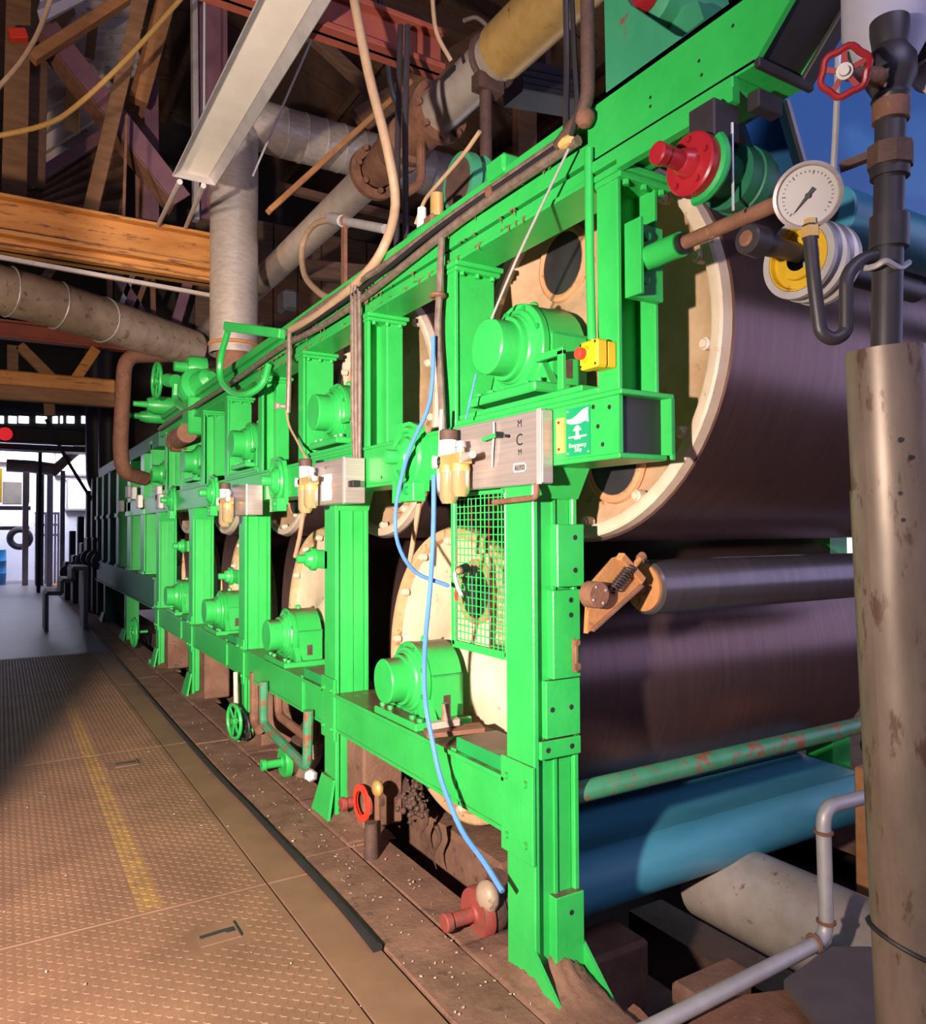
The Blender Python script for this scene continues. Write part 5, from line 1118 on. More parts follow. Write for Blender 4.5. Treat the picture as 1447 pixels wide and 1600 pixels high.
# roof timbers seen above the machine
for i, (p0, p1, w_, m_, y) in enumerate((((560, 190), (900, -30), 0.26, 'wood', 8.0), ((450, 20), (640, 200), 0.16, 'wood_dark', 9.0), ((540, -20), (760, 60), 0.22, 'wood_dark', 8.5), ((640, 120), (980, 180), 0.22, 'wood_dark', 9.5), ((820, 100), (820, 260), 0.26, 'wood', 7.0), ((900, 120), (1000, 40), 0.15, 'wood', 7.5), ((420, 330), (640, 130), 0.05, 'rust_orange', 6.8), ((430, 290), (700, 360), 0.10, 'wood_dark', 10.0), ((470, 420), (700, 440), 0.22, 'wood_dark', 9.0))):
    member('roof_timber', ['broad brown rafter rising to the right above the machine', 'dark rafter behind the light trough', 'dark rafter at the top edge', 'long dark tie beam above the machine', 'upright brown post behind the steam pipe', 'short brace behind the upright post', 'thin orange-brown rod rising in front of the spiral duct', 'thin dark batten below the spiral duct', 'dark tie beam behind the top of the machine'][i], 'timber', p0, p1, w_, 0.12, m_, y, group='roof timbers above the machine')
wb = structure('wall_back', MB().box((2.5, 12.46, 0.0), (6.6, 12.56, 6.6)), 'wall_dark')
for i in range(9):
    x = 2.6 + i * 0.42
    MB().box((x, 12.4, 0.0), (x + 0.40, 12.45, 6.6), 0.004).build('wall_plank', 'wood_dark', wb)
# cable tray boxes by the steam header
bx_ = thing('cable_tray', 'dark louvred cable tray beside the yellow cladding', 'cable tray', at(840, 140, Y=4.5))
a = at(800, 130, Y=4.5); b2 = at(905, 150, Y=4.5)
MB().bar(a, b2, 0.25, 0.22, up=ZA).build('tray_side', 'steel_dark', bx_)
MB().bar((a + b2) / 2 + V(0, 0, 0.1), (a + b2) / 2 + V(0, 0, 5.8), 0.05, 0.05).build('tray_hanger', 'rust_dark', bx_)
for i in range(4):
    q0 = a + V(0, -0.13, 0.05 - 0.05 * i); MB().bar(q0, b2 + V(0, -0.13, 0.05 - 0.05 * i), 0.02, 0.02).build('tray_slat', 'black_steel', bx_)
# pipes dropping at left behind the frame
dp = thing('drop_pipe', 'rusty inverted-U pipe coming down beside the far columns', 'pipe', at(190, 740, Y=9.6))
MB().tube(elbow([at(310, 555, Y=10.2), at(195, 556, Y=9.6), at(188, 700, Y=9.6), at(192, 738, Y=9.6), at(225, 748, Y=9.9)], 0.20, 6), 0.085, 16).build('pipe_run', 'rust', dp)
for i, px in enumerate((150, 170)):
    yq = 15.6 + 0.6 * (1 - i)
    MB().tube(elbow([at(px, 480, Y=yq), at(px + 2, 760, Y=yq), at(px + 45, 790, Y=yq)], 0.4, 6), 0.20, 14).build('black_pipe', 'black_steel', label=['left of two thick black drop pipes at the end of the machine', 'right of two thick black drop pipes at the end of the machine'][i], cat='pipe', group='thick black drop pipes')
# rusty stub on the far part of the top beam
q = at(262, 688, X=1.38)
rt = thing('pipe_stub', 'short rusty capped pipe stub in front of the far pillars', 'pipe', q - V(0, 0, 0.1))
MB().lathe(q, XA, [(0, 0.0), (0, 0.075), (0.03, 0.075), (0.03, 0.11), (0.16, 0.11)], 20).build('stub_cap', 'rust', rt)
MB().cyl(q + V(0.08, 0, 0), q + V(0.08, -0.5, 0.02), 0.09, n=16).build('stub_pipe', 'rust', rt)
# ================================================================ CONDUITS, HOSES, VALVES
def run(name, mat, label, cat, pts, r, group=None, sm=4, n=8):
    return MB().tube(pts, r, n, sm).build(name, mat, label=label, cat=cat, group=group)
def px_(x, *pp): return [at(a, b2, X=x) for a, b2 in pp]
run('top_conduit', 'conduit', 'rusty conduit clipped along the top beam, lower of the two', 'conduit', [V(1.475, 1.76, 2.665), V(1.475, 2.45, 2.660), V(1.478, 3.3, 2.61), V(1.478, 3.9, 2.60), V(1.47, 4.6, 2.62), V(1.47, 5.6, 2.60), V(1.47, 6.6, 2.60), V(1.47, 7.6, 2.61), V(1.47, 8.8, 2.60)], 0.017)
run('second_conduit', 'conduit', 'second rusty conduit running just above the first on the top beam', 'conduit', [V(1.48, 1.78, 2.700), V(1.48, 2.5, 2.705), V(1.48, 3.1, 2.695), V(1.48, 3.6, 2.71), V(1.47, 4.2, 2.70), V(1.475, 4.5, 2.69)], 0.016, group=None)
run('black_cable', 'black_rubber', 'black cable strapped between the two conduits', 'cable', [V(1.468, 1.78, 2.682), V(1.468, 2.6, 2.685), V(1.468, 3.3, 2.65), V(1.468, 4.3, 2.64)], 0.011)
run('green_conduit', 'green', 'green painted conduit down the end pillar to the stop button', 'conduit', [V(1.478, 1.715, 2.62), V(1.478, 1.715, 2.3), V(1.476, 1.705, 2.05)], 0.0135, sm=2, n=12)
fit = thing('conduit_elbow', 'lumpy rusty elbow where the drop pipe meets the top conduit', 'pipe', V(1.46, 1.74, 2.66))
MB().tube(elbow([V(1.455, 1.69, 3.9), V(1.455, 1.69, 2.73), V(1.465, 1.84, 2.68)], 0.06, 5), 0.021, 12).build('drop_pipe', 'rust_dark', fit)
MB().ball((1.460, 1.71, 2.705), 0.030, 10).build('elbow_lump', 'rust', fit)
MB().ball((1.462, 1.80, 2.675), 0.020, 8, (1, 2, 1)).build('yellow_lump', 'sign_tan', fit)
run('drop_cable', 'black_rubber', 'thin dark green-black cable hanging down to the top beam', 'cable', [at(893, -10, X=1.44), at(898, 90, X=1.44), at(902, 170, X=1.44), at(893, 212, X=1.45)], 0.008)
run('drop_cable', 'steel_dark', 'brown cable beside the dark one above the top beam', 'cable', [at(884, -10, X=1.5), at(886, 100, X=1.5), at(884, 215, X=1.47)], 0.010)
run('diagonal_wire', 'wire', 'thin pale wire stretched from the top beam to the nearest upper bearing', 'wire', px_(1.435, (889, 232), (848, 318), (805, 410), (768, 498)) , 0.0042, sm=2)
run('diagonal_wire', 'hose_blue', 'thin bluish wire below the nearest upper bearing cap', 'wire', px_(1.43, (744, 585), (736, 620), (728, 655)), 0.0035, sm=2)
run('vertical_conduit', 'conduit', 'dark conduit hanging beside the second pillar', 'conduit', px_(1.455, (690, 372), (687, 450), (684, 520), (690, 620), (692, 700), (688, 765), (698, 778)), 0.014)
cl = at(684, 462, X=1.45); MB().torus(cl, ZA, 0.024, 0.010, 16, 6).build('conduit_clip', 'rust', label='rusty clip on the conduit beside the second pillar', cat='clip')
for i, dxp in enumerate((-5, 0, 6)):
    run('bundled_conduit', 'conduit', ['left', 'middle', 'right'][i] + ' conduit of the bundle down the third pillar', 'conduit', px_(1.465, (555 + dxp, 440 + 6 * i), (556 + dxp, 560), (556 + dxp, 650), (558 + dxp * 0.5, 745)), 0.011, group='bundled conduits on the third pillar', sm=2)
run('vertical_conduit', 'conduit', 'short conduit hanging left of the fourth pillar', 'conduit', px_(1.45, (452, 520), (452, 570), (450, 645)), 0.016, sm=2)
run('thin_cable', 'cable_tan', 'thin tan cable curling to the second control box', 'cable', px_(1.44, (447, 640), (452, 665), (465, 690), (478, 715)), 0.007)
q = at(430, 634, X=1.42); MB().lathe(q, XA, [(0, 0.022), (0.02, 0.022), (0.02, 0.012), (0.06, 0.012)], 12).build('cable_gland', 'cladding', label='small pale gland on the cable left of the fourth pillar', cat='fitting')
# hoses
run('blue_hose', 'hose_blue', 'blue air hose curving from the conduit to the small valve', 'hose', px_(1.42, (677, 525), (676, 590), (668, 640), (643, 695), (628, 745), (618, 800), (622, 850), (648, 893), (700, 915)), 0.0085)
run('blue_hose', 'hose_blue', 'long blue air hose hanging down to the floor valve', 'hose', px_(1.39, (678, 742), (677, 830), (672, 920), (664, 1010), (664, 1090), (676, 1160), (690, 1220), (720, 1295), (755, 1345), (785, 1393)), 0.0095)
run('steel_air_pipe', 'galv', 'thin steel air pipe at the left of the nearest control box', 'pipe', px_(1.40, (690, 640), (688, 700), (686, 760), (700, 776)), 0.008, sm=3)
run('tan_strap', 'cable_tan', 'tan strap hanging beside the nearest roll bearing', 'strap', px_(1.60, (657, 775), (648, 830), (640, 880)), 0.012, sm=2)
run('tan_strap', 'cable_tan', 'tan strap hanging below the second control box', 'strap', px_(1.60, (474, 800), (468, 840), (461, 870)), 0.014, sm=2)
# curving conduits from the roof
run('tan_conduit', 'cable_tan', 'thick tan conduit curving down from the roof to the top beam', 'conduit', [at(546, -40, X=1.40), at(575, 110, X=1.44), at(605, 230, X=1.50), at(618, 320, X=1.56), at(598, 390, X=1.50), at(560, 440, X=1.48), at(500, 490, X=1.47), at(455, 515, X=1.47)], 0.023, n=12)
run('tan_conduit', 'cable_tan', 'loop of tan conduit beside the steam pipe', 'conduit', [at(520, 342, X=1.75), at(490, 352, X=1.75), at(472, 385, X=1.75), at(476, 430, X=1.70), at(500, 458, X=1.62), at(522, 468, X=1.55)], 0.020, n=10)
for i, (x0_, x1_) in enumerate(((622, 620), (633, 634))):
    run('black_drop_pipe', 'steel_dark', ['left', 'right'][i] + ' of two dark pipes dropping to the top beam', 'pipe', [at(x0_ + 4, 40, X=1.75), at(x0_, 200, X=1.72), at(x1_, 330, X=1.68), at(x1_, 395, X=1.66)], 0.016, group='dark pipes dropping to the top beam', sm=2, n=10)
run('dark_conduit', 'steel_dark', 'dark conduit bending at the top behind the drop pipes', 'conduit', [at(592, -10, Y=4.5), at(605, 90, Y=4.5), at(615, 150, Y=4.5), at(640, 190, Y=4.5)], 0.02)
run('hanging_cable', 'cable_tan', 'pale cable looping from the roof onto the steam pipe', 'cable', [at(675, -10, Y=3.5), at(682, 50, Y=3.5), at(705, 95, Y=3.5)], 0.012)
run('hanging_cable', 'conduit', 'cable loop over the steam pipe at the top', 'cable', [at(725, 32, Y=3.6), at(745, 28, Y=3.6), at(765, 45, Y=3.6), at(772, 60, Y=3.6)], 0.012)
# plug and valve clutter on the top beam
ck = thing('top_valve', 'dirty brass valve cluster standing on the top beam', 'valve', at(690, 340, X=1.62))
q = at(683, 318, X=1.62)
MB().cyl(q + V(0, 0, -0.06), q + V(0, 0, 0.04), 0.030, n=16).build('valve_cylinder', 'brass', ck)
MB().cyl(q + V(0, 0.14, -0.06), q + V(0, 0.14, 0.03), 0.024, 0.02, 14).build('valve_cap', 'white_plastic', ck)
MB().tube([q + V(0, 0.20, -0.02), q + V(0, 0.12, 0.05), q + V(-0.02, 0.0, 0.055), q + V(-0.02, -0.25, 0.10), q + V(-0.02, -0.38, 0.14)], 0.009, 8, 3).build('valve_tube', 'cable_tan', ck)
MB().box(q + V(-0.03, 0.05, -0.16), q + V(0.04, 0.24, -0.06), 0.01).build('valve_block', 'green_old', ck)
MB().box(q + V(-0.04, -0.02, -0.16), q + V(0.04, 0.06, -0.05), 0.01).build('rust_lump', 'rust', ck)
# pulley wheel behind the top beam
pw = thing('pulley_wheel', 'green rimmed dark pulley wheel behind the top beam', 'pulley', at(720, 300, X=1.9))
q = at(715, 285, X=1.85)
MB().lathe(q, XA, [(0, 0.04), (0, 0.12), (0.0, 0.14), (0.05, 0.145), (0.06, 0.12), (0.10, 0.12), (0.11, 0.145), (0.14, 0.14)], 30).build('wheel', 'green_dull', pw)
MB().lathe(q + V(-0.002, 0, 0), XA, [(0, 0.0), (0, 0.115), (0.002, 0.115)], 28).build('wheel_face', 'rust_dark', pw)
MB().cyl(q + V(0.1, 0, 0), q + V(0.5, 0, 0), 0.04, n=14).build('wheel_shaft', 'rust_dark', pw)
MB().box(q + V(0.02, -0.04, -0.3), q + V(0.12, 0.10, -0.1)).build('wheel_stand', 'green_old', pw)
kn = at(768, 300, X=1.47)
MB().lathe(kn + V(0.02, 0, 0), -XA, [(0, 0.020), (0.035, 0.020), (0.035, 0)], 14).build('pipe_plug', 'rust', label='round rusty pipe plug on the top beam', cat='plug')
MB().box((1.50, kn.y - 0.03, 2.76), (1.58, kn.y + 0.09, 2.83), 0.012).build('green_lug', 'green', label='rounded green lug on top of the top beam', cat='lug')
# bracket arm and switch box at the fourth pillar
ba = thing('lever_arm', 'flat green arm with a hanging green loop left of the top beam', 'arm', at(400, 515, X=1.30))
MB().bar(at(354, 510, X=1.30), at(442, 522, X=1.45), 0.05, 0.06, 0.006).build('arm_bar', 'green', ba)
MB().tube([at(356, 518, X=1.31), at(345, 560, X=1.31), at(345, 592, X=1.31), at(362, 612, X=1.33), at(385, 616, X=1.36), at(410, 600, X=1.42), at(420, 570, X=1.46)], 0.022, 8, 5).build('arm_loop', 'green', ba)
MB().box(at(432, 492, X=1.55), at(432, 492, X=1.55) + V(0.1, -0.16, 0.14), 0.02).build('switch_box', 'black_steel', label='black switch box on the top beam above the green arm', cat='switch')
# handwheel gear above the far top beam
def handwheel(name, label, c, r, mat, axis=XA, group=None, dark=None):
    c = Vector(c); t = thing(name, label, 'handwheel', c - V(0, 0, r), group)
    MB().torus(c, axis, r, r * 0.11, 32, 8).build('wheel_rim', mat, t)
    u = ZA if abs(axis.z) < 0.9 else XA; v = axis.cross(u)
    for i in range(6):
        a = math.pi * i / 3 + 0.3; MB().bar(c, c + (u * math.cos(a) + v * math.sin(a)) * r, r * 0.12, r * 0.08, up=axis).build('wheel_spoke', mat, t)
    MB().lathe(c - axis * r * 0.15, axis, [(0, r * 0.2), (r * 0.3, r * 0.22), (r * 0.3, r * 0.1), (r * 1.1, r * 0.1)], 14).build('wheel_hub', mat, t)
    return t
hA = handwheel('handwheel', 'green handwheel standing above the far end of the top beam', at(245, 595, X=1.45), 0.19, 'green', V(1, 0.06, 0).normalized(), 'green handwheels')
gA = thing('gear_unit', 'green gearbox and motor on the far end of the top beam', 'gearbox', at(300, 620, X=1.55))
q = at(298, 574, X=1.55)
MB().lathe(at(272, 572, X=1.45), XA, [(0, 0.05), (0.12, 0.055), (0.12, 0.10), (0.16, 0.12), (0.30, 0.12), (0.30, 0.08)], 18).build('motor', 'green', gA)
q2 = at(302, 604, X=1.52)
MB().lathe(q2 + V(0, 0.25, -0.05), V(0.25, -1, 0.25), [(0, 0.06), (0.05, 0.12), (0.12, 0.15), (0.2, 0.15), (0.2, 0.18), (0.26, 0.18), (0.28, 0.12), (0.45, 0.10), (0.5, 0.05)], 18).build('gear_case', 'green', gA)
MB().box(q2 + V(-0.06, -0.1, -0.45), q2 + V(0.1, 0.2, -0.1), 0.02).build('gear_stand', 'green', gA)
MB().cyl(at(262, 594, X=1.45), at(275, 596, X=1.5), 0.07, n=14).build('shaft_end', 'green', gA)
MB().tube([at(276, 600, X=1.5), at(276, 625, X=1.5), at(292, 638, X=1.52), at(305, 625, X=1.56)], 0.04, 8, 4).build('yoke', 'green', gA)
for i, (px, py, r_) in enumerate(((230, 632, 0.11), (218, 650, 0.08))):
    q = at(px, py, X=1.45)
    MB().lathe(q, XA, [(-0.15, 0.03), (0, 0.04), (0.0, r_ * 0.7), (0.08, r_), (0.3, r_)], 14).build('far_motor', 'green', label=['larger green motor at the far end of the top beam', 'smaller green motor at the very end of the top beam'][i], cat='motor', group='far green motors')
# small fittings on the far posts
for i, (px, py) in enumerate(((186, 792), (197, 770), (214, 785), (243, 772), (205, 772), (245, 785))):
    q = at(px, py, X=1.44); MB().box(q + V(0, -0.09, -0.07), q + V(0.06, 0.09, 0.09), 0.01).build('terminal_box', 'white_plastic' if i % 2 == 0 else 'galv', label='small pale terminal box on the far posts, ' + ['lowest left', 'upper left', 'lower middle', 'upper right', 'upper middle', 'lower right'][i], cat='terminal box', group='terminal boxes on the far posts')
# ---- valves and pipework under the lower rail
def union(name, label, p, s, m1, m2, group=None):
    p = Vector(p); t = thing(name, label, 'rotary union', p + V(0.05, 0, -0.08 * s), group)
    MB().lathe(p, XA, [(0, 0.012 * s), (0, 0.022 * s), (0.004, 0.026 * s), (0.02 * s, 0.026 * s), (0.02 * s, 0.020 * s), (0.09 * s, 0.020 * s), (0.10 * s, 0.03 * s)], 18).build('nozzle', m1, t)
    fl2 = MB().lathe(p + V(0.095 * s, 0, 0), XA, [(0, 0.03 * s), (0, 0.068 * s), (0.012 * s, 0.072 * s), (0.03 * s, 0.072 * s), (0.03 * s, 0.05 * s)], 26).build('flange', m1, t)
    MB().lathe(p + V(0.12 * s, 0, 0), XA, [(0, 0.06 * s), (0.03 * s, 0.066 * s), (0.05 * s, 0.06 * s), (0.055 * s, 0.052 * s), (0.12 * s, 0.055 * s), (0.125 * s, 0.07 * s), (0.15 * s, 0.07 * s), (0.15 * s, 0.04 * s), (0.22 * s, 0.04 * s)], 22).build('body', m2, t)
    MB().cyl(p + V(0.16 * s, -0.0, 0.04 * s), p + V(0.16 * s, -0.03 * s, 0.10 * s), 0.035 * s, 0.03 * s, 14).build('side_port', m2, t)
    return t
union('rotary_union', 'rotary union with bright red worn flange at the foot of the second column', at(532, 1257, X=1.47), 1.3, 'red_old', 'rust_dark', 'rotary unions at floor level')
MB().lathe(at(563, 1255, X=1.52), XA, [(0, 0.058), (0, 0.090), (0.012, 0.090), (0.012, 0.058)], 26, caps=False).build('red_ring', 'button_red', label='red painted ring on the floor level union', cat='ring')
union('rotary_union', 'dark red rotary union on the sill beside the nearest column', at(693, 1443, X=1.40), 1.35, 'red_old', 'rust_dark', 'rotary unions at floor level')
union('rotary_union', 'green rotary union below the second bay', at(408, 1196, X=1.36), 1.35, 'green', 'rust_dark', 'rotary unions at floor level')
union('rotary_union', 'green rotary union at the foot of the fifth column', at(232, 1036, X=1.45), 1.9, 'green', 'green', 'rotary unions at floor level')
for i, (px, py, r_) in enumerate(((590, 1232, 0.045), (762, 1400, 0.065))):
    q = at(px, py, X=1.56); MB().ball(q, r_, 14, (0.6, 0.9, 0.9)).build('dome', 'brass' if i == 0 else 'lagging', label=['round dirty brass cap behind the red flanged union', 'round tan cap behind the dark red union'][i], cat='cap')
    MB().cyl(q, q + V(0, 0, -q.z - 0.05), 0.016, n=8).build('cap_stem', 'rust', label=['rusty stem below the dirty brass cap', 'rusty stem below the tan cap'][i], cat='stem')
MB().cyl(at(580, 1340, Z=0.0), at(580, 1340, Z=0.0) + V(0, 0, 0.16), 0.035, 0.03, 14).build('stub_pipe', 'rust_dark', label='short rusty standpipe below the red flanged union', cat='pipe')
fbm = MB(); q = at(648, 1248, X=1.72)
for i in range(110): fbm.ball(q + V(random.gauss(0, 0.025), random.gauss(0, 0.045), random.gauss(-0.02, 0.04)), random.uniform(0.006, 0.018), 6)
tag(fbm.build('fibre_clump', 'rust_dark', sharp=80), 'dark clump of matted fibre hanging under the rail behind the red flanged union', 'fibre', kind='stuff')
for i, (px, py) in enumerate(((662, 1262), (742 - 60, 1290))):
    q = at(px, py, X=1.74); MB().tube([q, q + V(0.01, -0.015, -0.06), q + V(-0.012, 0.012, -0.13), q + V(0.0, 0.0, -0.20)], [0.014, 0.010, 0.006, 0.002], 7, 3).build('fibre_strand', 'rust_dark', label=['longer strand of brown fibre hanging below the dark clump', 'second strand of brown fibre right of the dark clump'][i], cat='fibre', group='fibre strands under the rail')
# concrete pedestals behind the columns
for k in (1, 2, 3, 4):
    yc = COLY[k]
    MB().box((XF + 0.06, yc - 0.30, 0.0), (XF + 0.28, yc - 0.075, 0.42), 0.012).build('pedestal', 'concrete_brown', label=['', 'brown pedestal block behind the second column', 'brown pedestal block behind the third column', 'brown pedestal block behind the fourth column', 'brown pedestal block behind the fifth column'][k], cat='pedestal', group='pedestals behind the columns')
# green and rusty pipe loops under bay two
def loop(label, x, pp, r, m): return MB().tube(elbow([at(a, b2, X=x) for a, b2 in pp], 0.06, 5), r, 10).build('pipe_loop', m, label=label, cat='pipe', group='pipe loops below the second bay')
loop('green flaking pipe loop below the second bay', 1.46, ((412, 1065), (412, 1132), (480, 1200), (482, 1110)), 0.028, 'green_pipe')
loop('rusty pipe loop just inside the green one', 1.55, ((434, 1075), (436, 1118), (490, 1160), (492, 1100)), 0.028, 'rust')
loop('tan pipe bend beside the second column foot', 1.60, ((500, 1120), (492, 1180), (470, 1215)), 0.045, 'lagging')
loop('brown pipe rising beside the third column', 1.52, ((398, 1050), (398, 1128), (406, 1140)), 0.035, 'rust')
handwheel('handwheel', 'green handwheel near the floor below the third column', at(366, 1127, X=1.40), 0.115, 'green', V(0.99, 0.13, 0).normalized(), 'green handwheels')
handwheel('handwheel', 'black handwheel just behind the low green one', at(381, 1135, X=1.46), 0.09, 'black_steel', V(0.99, 0.13, 0).normalized(), None)
handwheel('handwheel', 'green handwheel near the floor by the second section', at(209, 988, X=1.42), 0.17, 'green', V(1, 0.06, 0).normalized(), 'green handwheels')
MB().cyl(at(368, 1050, X=1.43), at(369, 1105, X=1.43), 0.016, n=10).build('valve_stem', 'rim_white', label='pale valve stem above the low green handwheel', cat='stem')
pw_ = at(488, 1212, X=1.50); MB().lathe(pw_, V(-0.6, -0.7, 0.3), [(0, 0.02), (0.0, 0.034), (0.03, 0.036), (0.05, 0.028), (0.05, 0)], 6).build('white_plug', 'white_plastic', label='white plastic plug lying at the foot of the second column', cat='plug')
# rusty drip plate with clamp by the nearest lower bearing
dpz = thing('drip_plate', 'rusty drip plate with pale clamp beside the nearest lower bearing', 'plate', V(1.55, 2.75, 0.66))
MB().obox((1.60, 2.72, 0.675), (V(0.94, -0.34, 0.05).normalized(), V(0.34, 0.94, 0).normalized(), ZA), (0.12, 0.05, 0.010), 0.003).build('plate', 'rust', dpz)
MB().cyl((1.585, 2.76, 0.685), (1.585, 2.76, 0.78), 0.022, 0.018, 14).build('clamp_post', 'lagging', dpz)
MB().obox((1.575, 2.75, 0.70), (V(0.94, -0.34, 0.1).normalized(), V(0.34, 0.94, 0).normalized(), ZA), (0.06, 0.022, 0.014), 0.004).build('clamp_bar', 'cladding', dpz)

# ================================================================ FAR END
sk = thing('stair', 'black steel stair of three steps beside the far machine', 'stair', at(85, 940, Z=0))
zz = [at(a_, b_, Y=13.0) for a_, b_ in ((73, 948), (73, 927), (97, 927), (97, 907), (114, 907), (114, 888), (138, 888))]
zz[0].z = 0.0
for i in range(6):
    MB().bar(zz[i] + V(0, 0.35, 0), zz[i + 1] + V(0, 0.35, 0), 0.8 if i % 2 else 0.05, 0.06 if i % 2 else 0.8, up=ZA if i % 2 else YA).build('step' if i % 2 else 'riser', 'black_steel', sk)
MB().box((zz[6].x - 0.06, 13.0, 0), (zz[6].x, 13.7, zz[6].z)).build('stair_leg', 'black_steel', sk)
MB().cyl(at(60, 926, Z=0), at(63, 700, Y=at(60, 926, Z=0).y), 0.045, n=10).build('far_post', 'black_steel', label='thin black post standing alone in the aisle', cat='post')
dkm = thing('far_machine', 'dark machinery at the far end of the aisle', 'machinery', V(1.3, 17, 0))
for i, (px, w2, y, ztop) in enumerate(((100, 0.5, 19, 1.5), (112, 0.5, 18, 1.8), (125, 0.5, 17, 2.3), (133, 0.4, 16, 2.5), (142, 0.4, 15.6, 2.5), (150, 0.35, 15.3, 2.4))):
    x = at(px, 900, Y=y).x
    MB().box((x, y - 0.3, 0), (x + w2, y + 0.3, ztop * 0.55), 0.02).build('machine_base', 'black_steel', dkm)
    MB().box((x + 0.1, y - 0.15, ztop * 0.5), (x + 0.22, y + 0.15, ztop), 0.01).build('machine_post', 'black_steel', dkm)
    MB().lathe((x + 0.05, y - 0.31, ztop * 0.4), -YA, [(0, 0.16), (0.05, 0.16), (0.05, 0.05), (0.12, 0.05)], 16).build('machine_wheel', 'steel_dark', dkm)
MB().tube([at(72, 655, Y=16), at(100, 710, Y=16), at(130, 760, Y=16), at(147, 785, Y=16)], 0.03, 6, 3).build('slack_cable', 'black_rubber', label='pair of slack black cables sloping to the far machine', cat='cable')
gt = thing('gantry', 'dark gantry beam spanning the far aisle below the clerestory', 'beam', at(60, 690, Y=20))
a, b2 = at(-200, 665, Y=20), at(175, 693, Y=20)
a.z, b2.z = at(60, 668, Y=20).z, at(60, 692, Y=20).z
MB().box((a.x, 20, b2.z), (b2.x, 20.4, a.z), 0.02).build('gantry_beam', 'black_steel', gt)
MB().box((a.x, 19.9, b2.z - 0.18), (b2.x, 20.5, b2.z - 0.05)).build('gantry_pipe', 'steel_dark', gt)
MB().ball(at(8, 678, Y=19.7), 0.15, 12).build('warning_lamp', 'red_lamp', label='glowing red warning lamp under the dark gantry', cat='lamp')
for i, (x0_, y0_, x1_, y1_, m_) in enumerate(((36, 735, 44, 890, 'galv'), (57, 730, 68, 895, 'steel_dark'), (74, 735, 82, 895, 'tank_white'), (95, 735, 101, 890, 'tank_white'))):
    a, b2 = at(x0_, y0_, Y=24.5 - i * 0.4), at(x1_, y1_, Y=24.5 - i * 0.4)
    MB().box((a.x, a.y, 0), (b2.x, a.y + 0.2, a.z)).build('far_column', m_, label=['grey column at the far end, leftmost', 'dark column at the far end behind the lone post', 'pale column at the far end right of the dark one', 'slim pale column at the far end, rightmost'][i], cat='column', group='columns at the far end')
MB().tube([at(10, 727, Y=22), at(50, 729, Y=22), at(85, 734, Y=22)], 0.16, 10).build('far_duct', 'galv', label='grey duct crossing the far end below the gantry', cat='duct')
MB().tube([at(80, 740, Y=22), at(110, 712, Y=22), at(134, 690, Y=21.2), at(150, 676, Y=20.3)], 0.12, 10).build('far_chute', 'cladding', label='pale sloping chute at the far end', cat='chute')
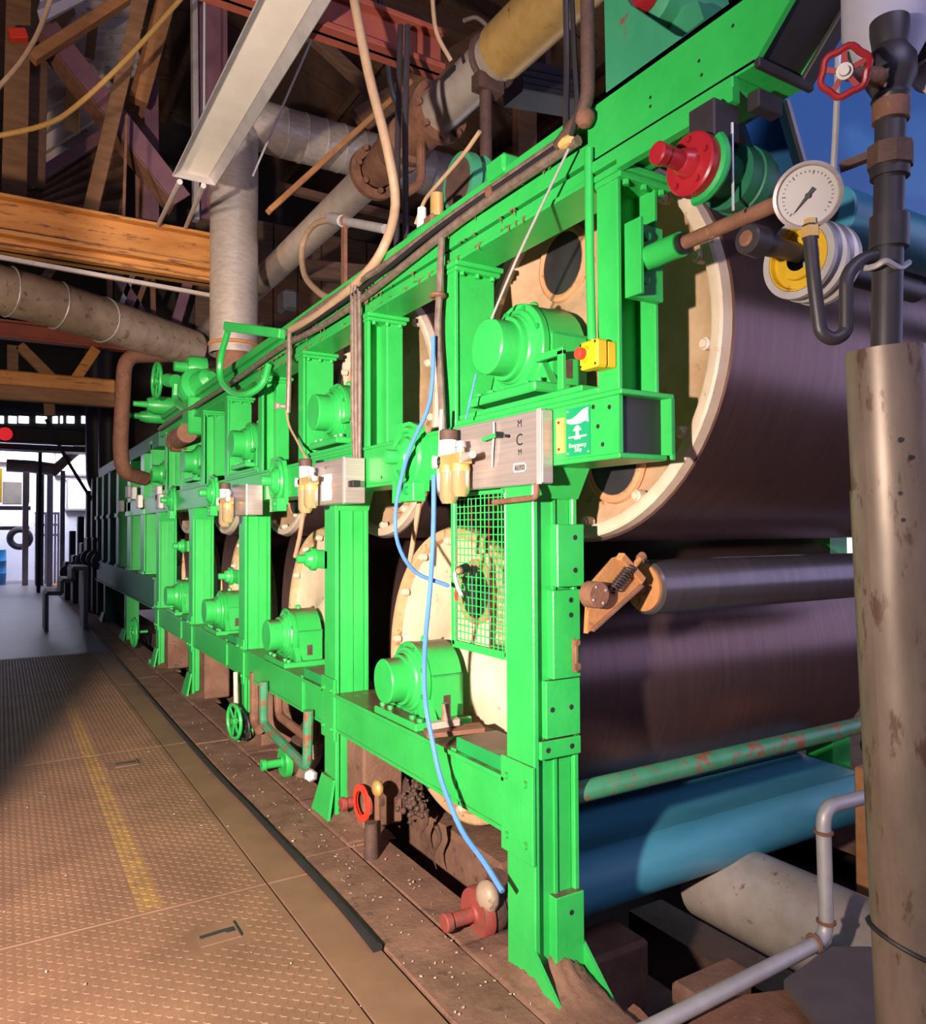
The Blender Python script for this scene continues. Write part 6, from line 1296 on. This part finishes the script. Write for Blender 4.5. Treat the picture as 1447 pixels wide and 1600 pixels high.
for i, (x0_, y0_, x1_, y1_, m_, lb, ct) in enumerate(((-30, 730, 3, 785, 'yellow', 'yellow panel at the far left end', 'panel'), (4, 752, 34, 788, 'paper_bale', 'cream shelving panel at the far left end', 'panel'), (-20, 790, 48, 797, 'steel_dark', 'dark shelf edge at the far left end', 'shelf'), (-20, 846, 3, 885, 'barrel_blue', 'bright blue drum at the far left edge', 'barrel'), (18, 832, 44, 850, 'steel_dark', 'dark round coil at the far end', 'coil'), (36, 738, 46, 786, 'steel_red', 'red upright panel at the far end', 'panel'), (-20, 822, 46, 828, 'steel_dark', 'lower dark shelf edge at the far left end', 'shelf'))):
    a, b2 = at(x0_, y0_, Y=25.5), at(x1_, y1_, Y=25.5)
    if ct == 'barrel':
        MB().lathe(((a.x + b2.x) / 2, 25.2, 0), ZA, [(0, 0.28), (0.3, 0.29), (0.32, 0.30), (0.34, 0.29), (0.65, 0.29), (0.67, 0.30), (0.69, 0.29), (0.98, 0.28), (0.98, 0.2)], 20).build('barrel', m_, label=lb, cat=ct)
    elif ct == 'coil': MB().torus(((a.x + b2.x) / 2, 25.4, (a.z + b2.z) / 2), YA, 0.25, 0.09, 20, 8).build('cable_coil', m_, label=lb, cat=ct)
    else: MB().box((a.x, 25.5, b2.z), (b2.x, 25.8, a.z), 0.01).build('storage_board' if ct == 'panel' else 'storage_shelf', m_, label=lb, cat=ct)
fen = thing('far_railing', 'pale slatted railing at the far end of the hall', 'railing', at(70, 840, Y=25))
for i in range(8):
    a = at(55 + i * 5, 800, Y=25); MB().box((a.x, 25, 0.0), (a.x + 0.05, 25.04, a.z)).build('slat', 'tank_white', fen)
for py in (802, 820, 836):
    a, b2 = at(54, py, Y=25), at(93, py, Y=25); MB().box((a.x, 24.98, a.z - 0.03), (b2.x, 25.03, a.z + 0.03)).build('railing_bar', 'tank_white', fen)

# small stand with a cross pipe beside the tan conduit loop
sn = thing('pipe_stand', 'rusty flat stand with a short grey cross pipe behind the tan conduit loop', 'stand', at(538, 448, X=1.78))
MB().bar(at(538, 450, X=1.78), at(538, 352, X=1.78), 0.06, 0.02, 0.003, up=XA).build('stand_bar', 'rust', sn)
MB().cyl(at(520, 342, X=1.76), at(602, 358, X=1.76), 0.026, n=14).build('cross_pipe', 'galv', sn)
MB().cyl(at(518, 341, X=1.76), at(535, 345, X=1.76), 0.036, n=12).build('pipe_coupling', 'galv', sn)
MB().torus(at(541, 346, X=1.76), YA, 0.030, 0.010, 16, 6).build('pipe_clip', 'rust', sn)
# fibre tufts caught along the top beam
tf = MB()
for i in range(160):
    y = random.uniform(1.85, 5.2); z = random.choice((2.598, 2.66, 2.55)); q = V(1.497, y, z)
    tf.tube([q, q + V(-0.006, random.uniform(-0.01, 0.01), random.uniform(-0.03, 0.004))], [0.0045, 0.001], 5)
tag(tf.build('fibre_tufts', 'rust', sharp=80), 'small brown fibre tufts caught along the top beam', 'fibre', kind='stuff')
